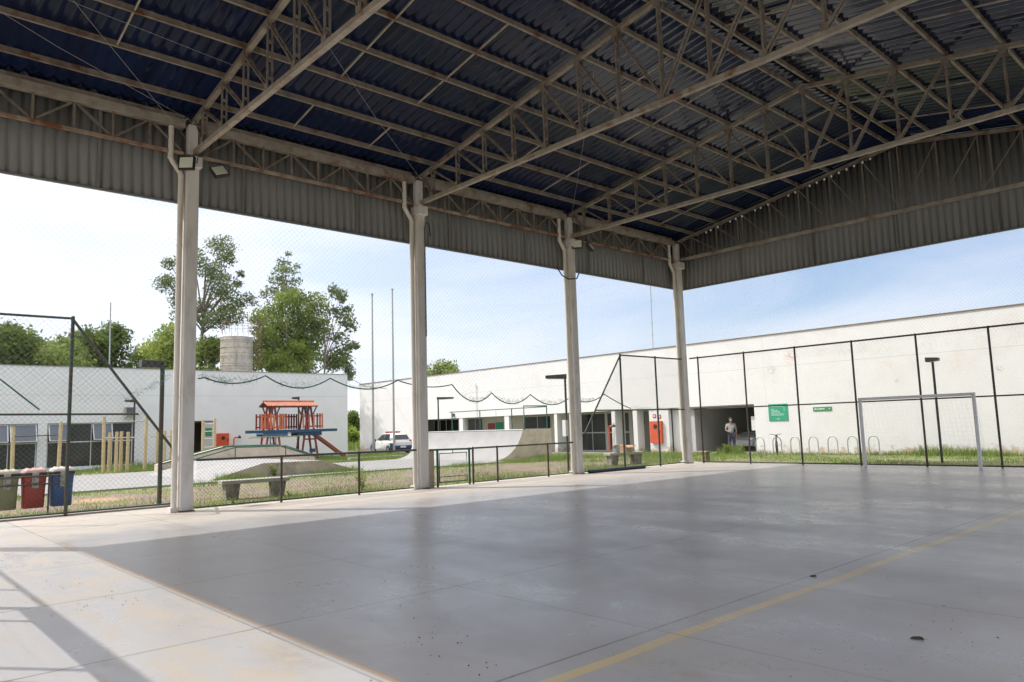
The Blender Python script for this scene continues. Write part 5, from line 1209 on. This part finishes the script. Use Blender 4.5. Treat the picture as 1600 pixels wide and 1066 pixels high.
# local: x right of the man's left..., faces -y
J = [(0,0,.92),(0,.01,1.12),(0,.01,1.36),(0,-.01,1.50),(0,-.02,1.58),(0,-.03,1.70),           # 0-5 pelvis..head
     (.18,.01,1.40),(.25,.02,1.12),(.24,-.06,.87),(.235,-.09,.78),                              # 6-9 one arm hanging
     (-.18,.01,1.40),(-.27,.03,1.13),(-.10,-.20,1.05),(-.02,-.22,1.04),                         # 10-13 one arm bent over the belly
     (.09,0,.88),(.11,-.01,.48),(.12,.02,.08),(.13,-.13,.04),                                   # 14-17 leg
     (-.09,0,.88),(-.12,-.02,.48),(-.13,.02,.08),(-.15,-.13,.04)]                               # 18-21 leg
Eg = [(0,1),(1,2),(2,3),(3,4),(4,5),(2,6),(6,7),(7,8),(8,9),(2,10),(10,11),(11,12),(12,13),(0,14),(14,15),(15,16),(16,17),(0,18),(18,19),(19,20),(20,21)]
Rr = [.13,.125,.13,.06,.07,.085,.065,.045,.034,.04,.065,.045,.034,.04,.085,.058,.042,.04,.085,.058,.042,.04]
skin_body('body', J, Eg, Rr, skin, pz)
idx = [0,1,2,6,7,10,11]; mp_ = {k_: i for i, k_ in enumerate(idx)}
Js = [J[i] for i in idx]; Js[0] = (0,0,.90); Js[4] = (.235,.02,1.16); Js[6] = (-.255,.03,1.17)
skin_body('shirt', Js, [(0,1),(1,2),(2,3),(3,4),(2,5),(5,6)], [(.155,.185),(.145,.175),(.14,.17),.085,.068,.085,.068], shirt, pz)
idx = [0,14,15,16,18,19,20]
skin_body('trousers', [J[i] for i in idx], [(0,1),(1,2),(2,3),(0,4),(4,5),(5,6)], [(.15,.165),.108,.08,.068,.108,.08,.068], trousers, pz)
m = MB(); m.sphere((0,-.03,1.69), .098, 14, 9, (.86,1.0,1.2)); m.build('head', skin, pz, rel=False)
m = MB(); m.sphere((0,-.005,1.725), .102, 14, 8, (.9,1.02,1.02)); m.v = [p for p in m.v]; m.build('hair', hair_m, pz, rel=False)
m = MB(); m.sphere((0,-.085,1.645), .066, 12, 7, (1.0,.75,.85)); m.build('face_mask', mask_m, pz, rel=False)
for s_ in (1, -1):
    m = MB(); m.sphere((s_*.085,-.02,1.68), .028, 8, 5, (.5,.8,1.3)); m.build('ear', skin, pz, rel=False)
    m = MB(); m.sphere((s_*.035,-.122,1.70), .011, 6, 4); m.build('eye', black, pz, rel=False)
    x, y, z = (J[9] if s_ > 0 else J[13])
    for f in range(5):
        d = (.0,-.01,-.075) if s_ > 0 else (.07,-.01,-.015)
        off = (-.024+.014*f) 
        p0 = (x+off,y,z) if s_ > 0 else (x,y-.01,z+off); L_ = [.8,1,1.08,1,.7][f]
        m = MB(); m.tube([p0,(p0[0]+d[0]*.5*L_,p0[1]+d[1]-.006,p0[2]+d[2]*.5*L_),(p0[0]+d[0]*L_,p0[1]+d[1]*.5,p0[2]+d[2]*L_)], [.011,.010,.008], 6); m.build('finger', skin, pz, rel=False)
for s_ in (1,-1):
    m = MB(); m.sphere((s_*.135,-.05,.045), .07, 10, 6, (.75,1.9,.7)); m.build('shoe', black, pz, rel=False)

# ------------------------------------------------------------------ trees
def leaf_cloud(clumps, size, seed):
    """leaf sized quads spread through ellipsoid clumps (c, r, n)"""
    rs = np.random.RandomState(seed); Vs = []
    for (c, r_, n) in clumps:
        d = rs.normal(size=(n,3)); d /= np.linalg.norm(d, axis=1, keepdims=True)
        rad = rs.uniform(0,1,size=(n,1))**0.42
        # lumpy outline
        lump = 1+.22*np.sin(d[:,0:1]*5+c[1])*np.cos(d[:,2:3]*6+c[2])+rs.normal(0,.06,size=(n,1))
        p = np.array(c)+d*rad*np.array(r_)*lump
        a = rs.normal(size=(n,3)); a /= np.linalg.norm(a, axis=1, keepdims=True); b = np.cross(a, rs.normal(size=(n,3))); b /= np.linalg.norm(b, axis=1, keepdims=True)
        s1 = size*rs.uniform(.5,1.25,size=(n,1)); s2 = s1*rs.uniform(.35,.6,size=(n,1))
        Vs.append(np.stack([p-a*s1, p+b*s2, p+a*s1, p-b*s2], 1))
    V = np.concatenate(Vs).reshape(-1,3); F = np.arange(len(V)).reshape(-1,4); return V, F
def tree(name, loc, label, clumps, mat, size, trunk_r, group, seed, limbs=True, trunk_top=None):
    t = thing(name, label, 'tree', loc, 0, group)
    V, F = leaf_cloud(clumps, size, seed); fast_mesh('crown', V, F, mat, t)
    rs = random.Random(seed); x, y, z = loc; top = max(c[2] for c, r_, n in clumps) if trunk_top is None else trunk_top
    m = MB(); mid_ = (x+rs.uniform(-.3,.3), y+rs.uniform(-.3,.3), z+(top-z)*.5); m.tube([(x,y,z-.1),mid_,(x+rs.uniform(-.3,.3),y,top)], [trunk_r,trunk_r*.7,trunk_r*.22], 8)
    tr = m.build('trunk', bark, t)
    for (c, r_, n) in clumps:
        h = min(c[2]-.8, z+(top-z)*.75); h = max(h-abs(c[1]-y)*.5, z+1.5)
        f = (h-z)/(top-z); px = x+(mid_[0]-x)*min(1,f*2); py = y+(mid_[1]-y)*min(1,f*2)
        if math.dist((px,py,h), c) > .6:
            l_ = MB(); l_.tube([(px,py,h),((px+c[0])/2,(py+c[1])/2,(h+c[2])/2+.15),tuple(c)], [trunk_r*.38,trunk_r*.25,trunk_r*.1], 6); l_.build('limb', bark, tr)
    return t
def blob(x, y, z, rx, ry, rz, n): return ((x,y,z),(rx,ry,rz),n)
def broad(y, ztop, wy, mat, seed, x=-50, lab='', dens=1.0, zlow=4.0):
    rs = random.Random(seed); cl = []
    for i in range(15):
        f = rs.uniform(0,1); zz = zlow+(ztop-1.2-zlow)*f; ww = wy*(1-.45*f)
        cl.append(blob(x+rs.uniform(-1.5,1.5), y+rs.uniform(-ww,ww)*.7, zz, 1.3+rs.uniform(0,.5), 1.15+rs.uniform(0,.6), .9+rs.uniform(0,.5), int(760*dens)))
    cl.append(blob(x, y, ztop-1.0, 1.2, 1.1, .95, int(760*dens)))
    tree('broadleaf_tree', (x,y,G), lab, cl, mat, .165, .22, 'broadleaf trees behind the left building', seed)
broad(-19.0,9.3,3.2,leaf_dark,1,-51,'dark broadleaf tree at the left picture edge behind the left building')
broad(-14.2,10.6,2.6,leaf_dark,2,-50,'dark rounded broadleaf tree behind the left building, second from the left edge')
broad(-11.0,9.7,2.4,leaf_mid,3,-49,'mid green broadleaf tree just left of the thin lightning rod')
broad(-8.8,10.9,2.4,leaf_dark,4,-52,'dark broadleaf tree directly behind the thin lightning rod')
broad(-6.2,11.6,2.4,leaf_dark,5,-54,'tall dark broadleaf tree between the lightning rod and the nearest column')
broad(-3.9,10.8,2.7,leaf_light,6,-47,'light green broadleaf tree just left of the nearest column')
broad(0.4,10.4,2.3,leaf_mid,8,-49,'mid green broadleaf tree just left of the water tank')
for i_, (yy_, zt_, xx_, lab_) in enumerate([(-16.8,9.6,-57,'dark broadleaf tree set back in a tree line gap near the left edge'), (-12.6,9.9,-58,'dark broadleaf tree set back in the tree line left of the lightning rod'), (-7.4,10.2,-58,'dark broadleaf tree set back between the lightning rod and the nearest column'), (-2.2,9.6,-57,'dark broadleaf tree set back behind the nearest column')]):
    broad(yy_, zt_+.8, 3.0, leaf_dark, 20+i_, xx_, lab_)
# tall open eucalyptus left of the tank
E1 = [(337,388,1.5,.95),(352,402,1.0,.7),(325,424,1.5,1.0),(351,434,1.3,.8),(268,417,.8,.6),(268,446,1.2,.9),(285,470,1.0,.9),(343,458,1.6,.9),(366,474,1.4,.9),(389,468,.95,.7),(322,480,1.3,.9),(354,496,1.6,.9),(330,505,1.5,.8),(300,490,1.3,1.0),(376,426,.45,.35),(372,442,.5,.3),(300,405,1.1,1.0),(262,444,.6,.5)]
def uv(u, v): return (-.64+.0585*(u-310), 18.7-.0572*(v-380)+.004*(u-310))
cl = [blob(-50+rnd.uniform(-1.2,1.2), uv(u,v)[0], uv(u,v)[1], a, a, b, int(300*a*a)+60) for u, v, a, b in E1]
tree('eucalyptus_tree', (-50,.1,G), 'tall open eucalyptus with separate leaf clumps behind the nearest column', cl, leaf_euc, .145, .24, 'eucalyptus trees behind the left building', 31, trunk_top=17.5)
E2 = [(455,398,.8,.5),(447,413,1.0,.6),(470,412,.9,.4),(485,402,.5,.3),(440,430,1.0,.6),(462,430,1.1,.7),(482,430,.7,.5),(432,448,.8,.5),(455,450,1.2,.8),(425,455,.5,.5),(458,387,.35,.25),(475,448,.8,.5)]
cl = [blob(-51+rnd.uniform(-.8,.8), uv(u,v)[0], uv(u,v)[1], a, a, b, int(120*a*a)+35) for u, v, a, b in E2]
tree('eucalyptus_tree', (-51,7.9,G), 'slender airy eucalyptus top rising above the dense tree right of the tank', cl, leaf_euc, .16, .2, 'eucalyptus trees behind the left building', 32, trunk_top=17.6)
E3 = [(440,470,1.5,1.2),(465,465,1.4,1.1),(488,475,1.4,1.2),(425,490,1.5,1.2),(455,495,1.9,1.4),(488,505,1.7,1.4),(415,515,1.5,1.2),(445,525,2.0,1.4),(480,535,2.0,1.4),(505,520,1.3,1.2),(420,550,1.6,1.2),(455,560,2.0,1.3),(495,560,1.8,1.3),(520,575,1.4,1.0),(412,575,1.3,1.0)]
cl = [blob(-49+rnd.uniform(-1.3,1.3), uv(u,v)[0], uv(u,v)[1], a, a*.95, b*.9, int(340*a*a)+80) for u, v, a, b in E3]
tree('dense_tree', (-49,8.4,G), 'big dense green tree right of the water tank', cl, leaf_mid, .155, .3, None, 33)
E4 = [(512,455,.7,.6),(522,462,.9,.6),(535,470,.5,.35),(518,490,.9,.6),(536,488,.6,.4),(528,505,1.0,.9),(540,515,.9,.8),(530,535,1.1,.8),(545,550,.8,.5),(552,552,.5,.3),(530,560,1.1,.8),(540,575,.9,.7),(548,590,.7,.6),(515,580,1.0,.8),(545,600,.6,.5)]
cl = [blob(-47.5+rnd.uniform(-.8,.8), uv(u,v)[0], uv(u,v)[1], a, a, b, int(180*a*a)+50) for u, v, a, b in E4]
tree('eucalyptus_tree', (-47.5,10.3,G), 'dark ragged eucalyptus at the right end of the left building', cl, leaf_euc, .18, .13, 'eucalyptus trees behind the left building', 34, trunk_top=12.5)
E5 = [(410,545,1.3,.9),(425,530,1.2,.9),(405,570,1.4,1.0),(435,565,1.6,1.0),(465,545,1.4,.9),(485,560,1.4,.9),(450,585,1.5,.8),(490,582,1.3,.7),(400,500,.9,1.0),(408,520,1.0,.9)]
cl = [blob(-47+rnd.uniform(-.8,.8), (uv(u,v)[0]+23.6)*.95-23.6, (uv(u,v)[1]-1.5)*.95+1.5, a, a, b*.9, int(360*a*a)+80) for u, v, a, b in E5]
tree('bushy_tree', (-47,6.2,G), 'light green bushy tree right beside the caged ladder of the tank', cl, leaf_light, .155, .18, None, 35)
cl = [blob(-47+a, 24+rnd.uniform(-.5,.5), z, r_, r_, r_*.8, int(230*r_*r_)+50) for a, z, r_ in [(-2,7.4,1.2),(-.6,8.0,1.3),(.6,7.9,1.1),(1.7,7.2,1.0),(3.0,6.8,.8),(-3.0,6.6,1.2),(0,6.5,1.8),(2.4,6.3,1.2)]]
tree('garden_tree', (-47,24,G), 'small green tree showing over the roof of the right building beside the second column', cl, leaf_mid, .2, .2, None, 36)
# far trees in the gap between the buildings
for i, (x, y, h, lab) in enumerate([(-140,66.5,6.3,'far dark tree in the gap between the buildings, left half'), (-142,69.5,6.5,'far dark tree in the gap between the buildings, right half'), (-138,63.0,6.0,'far dark tree mostly hidden by the corner of the left building')]):
    cl = [blob(x+rnd.uniform(-1,1), y+rnd.uniform(-1.6,1.6), z, 1.6, 1.5, 1.3, 260) for z in (1.2,2.2,3.2,4.0,4.6,h-1.0)]
    tree('distant_tree', (x,y,G), lab, cl, leaf_dark, .35, .2, 'trees in the gap between the buildings', 40+i)
for i, (x, y, h, lab) in enumerate([(-90,37.3,2.6,'light green banana like shrub in the gap between the buildings'), (-70,26.2,1.5,'low yellowish shrub in the grass of the gap between the buildings')]):
    cl = [blob(x+rnd.uniform(-.5,.5), y+rnd.uniform(-.8,.8), z, .9, .9, .7, 260) for z in np.linspace(.4, h, 4)]
    tree('shrub', (x,y,G), lab, cl, leaf_light, .22, .08, None, 50+i)

# ------------------------------------------------------------------ grass and weeds
def blades(regions, seed):
    rs = np.random.RandomState(seed); Vs = []
    for (x0,x1,y0,y1,n,h,wd) in regions:
        x = rs.uniform(x0,x1,n); y = rs.uniform(y0,y1,n)
        keep = (np.sin(x*1.9+1.3*np.sin(y*.9))+np.sin(y*1.3+x*.6)+rs.normal(0,.9,n)) > -1.1
        x, y = x[keep], y[keep]; n = len(x)
        hh = h*rs.uniform(.35,1.15,n)*(1+.35*np.sin(x*.8+y*1.1)); a = rs.uniform(0,6.283,n); lean = hh*rs.uniform(.1,.7,n); w2 = wd*rs.uniform(.6,1.3,n)
        b = rs.uniform(0,6.283,n)
        p0 = np.stack([x-np.cos(a)*w2, y-np.sin(a)*w2, np.full(n,G-.01)],1); p1 = np.stack([x+np.cos(a)*w2, y+np.sin(a)*w2, np.full(n,G-.01)],1)
        p2 = np.stack([x+np.cos(b)*lean, y+np.sin(b)*lean, G+hh],1)
        Vs.append(np.stack([p0,p1,p2],1))
    V = np.concatenate(Vs).reshape(-1,3); return V, np.arange(len(V)).reshape(-1,3)
regs = [(-2.45,-.65,-17.8,.4,5200,.13,.008),(-2.45,-1.8,-26,-18,1800,.15,.008),(-2.9,-1.8,-21.5,-17.5,700,.22,.008),
        (-10.6,-9.2,-26,-4,4200,.16,.010),(-10.1,-9.2,-4,-.3,1000,.18,.010),(-10.95,-8.8,-.3,5.2,5200,.26,.012),
        (-30.6,-22.8,-24,-.5,12000,.2,.016),(-30.5,-23.5,-13,-8,2600,.42,.016),(-30.6,-19.8,-1.0,5.4,7000,.22,.014),(-22.5,-19.8,-4,.5,2000,.2,.014),
        (-8.8,-.8,.8,9.3,8000,.16,.012),(-10.9,-3.0,5.0,9.0,3500,.26,.012),(-.8,15,.75,9.6,16000,.09,.011),(-.8,15,.75,2.2,4500,.11,.010),(-2.6,14,8.8,9.75,3600,.19,.013),
        (4.5,9,8.6,9.75,1500,.34,.014),(-4.5,-3.3,8.5,9.3,700,.42,.015),(-9.2,-2.6,-24,3,9000,.08,.009),(-4.4,-2.4,-24,3,3500,.11,.009),(-11.48,-11.0,-13.4,-7.4,2200,.26,.012),(-2.45,-.65,-17.8,.4,1500,.24,.007),(-40,-20.5,5.5,9.7,1500,.12,.014),(-70,-42,4,30,6000,.6,.05)]
V, F = blades(regs, 3); gobj = fast_mesh('grass', V, F, grass_m); tag(gobj, 'rough green and straw coloured grass round the court and along the walls', 'grass', None, 'stuff')
def weed(loc, h, n, label, seed, mat=leaf_light):
    t = thing('weed', label, 'plant', loc, 0, 'weeds by the path'); rs = random.Random(seed); st_ = MB(); lf__ = MB(); x, y, z = loc
    for i in range(n):
        a = rs.uniform(0,6.28); hh = h*rs.uniform(.5,1); dx, dy = math.cos(a)*hh*.35, math.sin(a)*hh*.35
        st_.tube([(x,y,z),(x+dx*.4,y+dy*.4,z+hh*.6),(x+dx,y+dy,z+hh)], .006, 4)
        for k_ in range(8):
            f = rs.uniform(.2,1); px, py, pz_ = x+dx*f, y+dy*f, z+hh*f; b = rs.uniform(0,6.28); L_ = h*rs.uniform(.12,.26)
            ex_, ey_ = math.cos(b)*L_, math.sin(b)*L_
            lf__.quad((px,py,pz_),(px+ex_*.5-ey_*.2,py+ey_*.5+ex_*.2,pz_+L_*.35),(px+ex_,py+ey_,pz_+L_*.2),(px+ex_*.5+ey_*.2,py+ey_*.5-ex_*.2,pz_+L_*.25))
    st_.build('stem', mat, t); lf__.build('leaf', mat, t)
weed((-11.25,-11.2,G), .55, 16, 'bushy green weed at the foot of the beige funbox side', 1, leaf_mid)
weed((-1.9,-12.95,G), .58, 8, 'tall thin weed just outside the low fence left of the second column', 2)
weed((-2.0,-17.6,G), .42, 9, 'leafy green weed at the foot of the dark green mast', 3)
weed((-2.2,-14.9,G), .22, 8, 'low spreading weed beside a rusty post of the low fence', 4)
weed((-1.6,-16.6,G), .2, 8, 'low weed in front of the concrete bench near the nearest column', 5)
weed((-3.9,8.6,G), .62, 9, 'tall grassy weed clump in front of the standing man', 6)
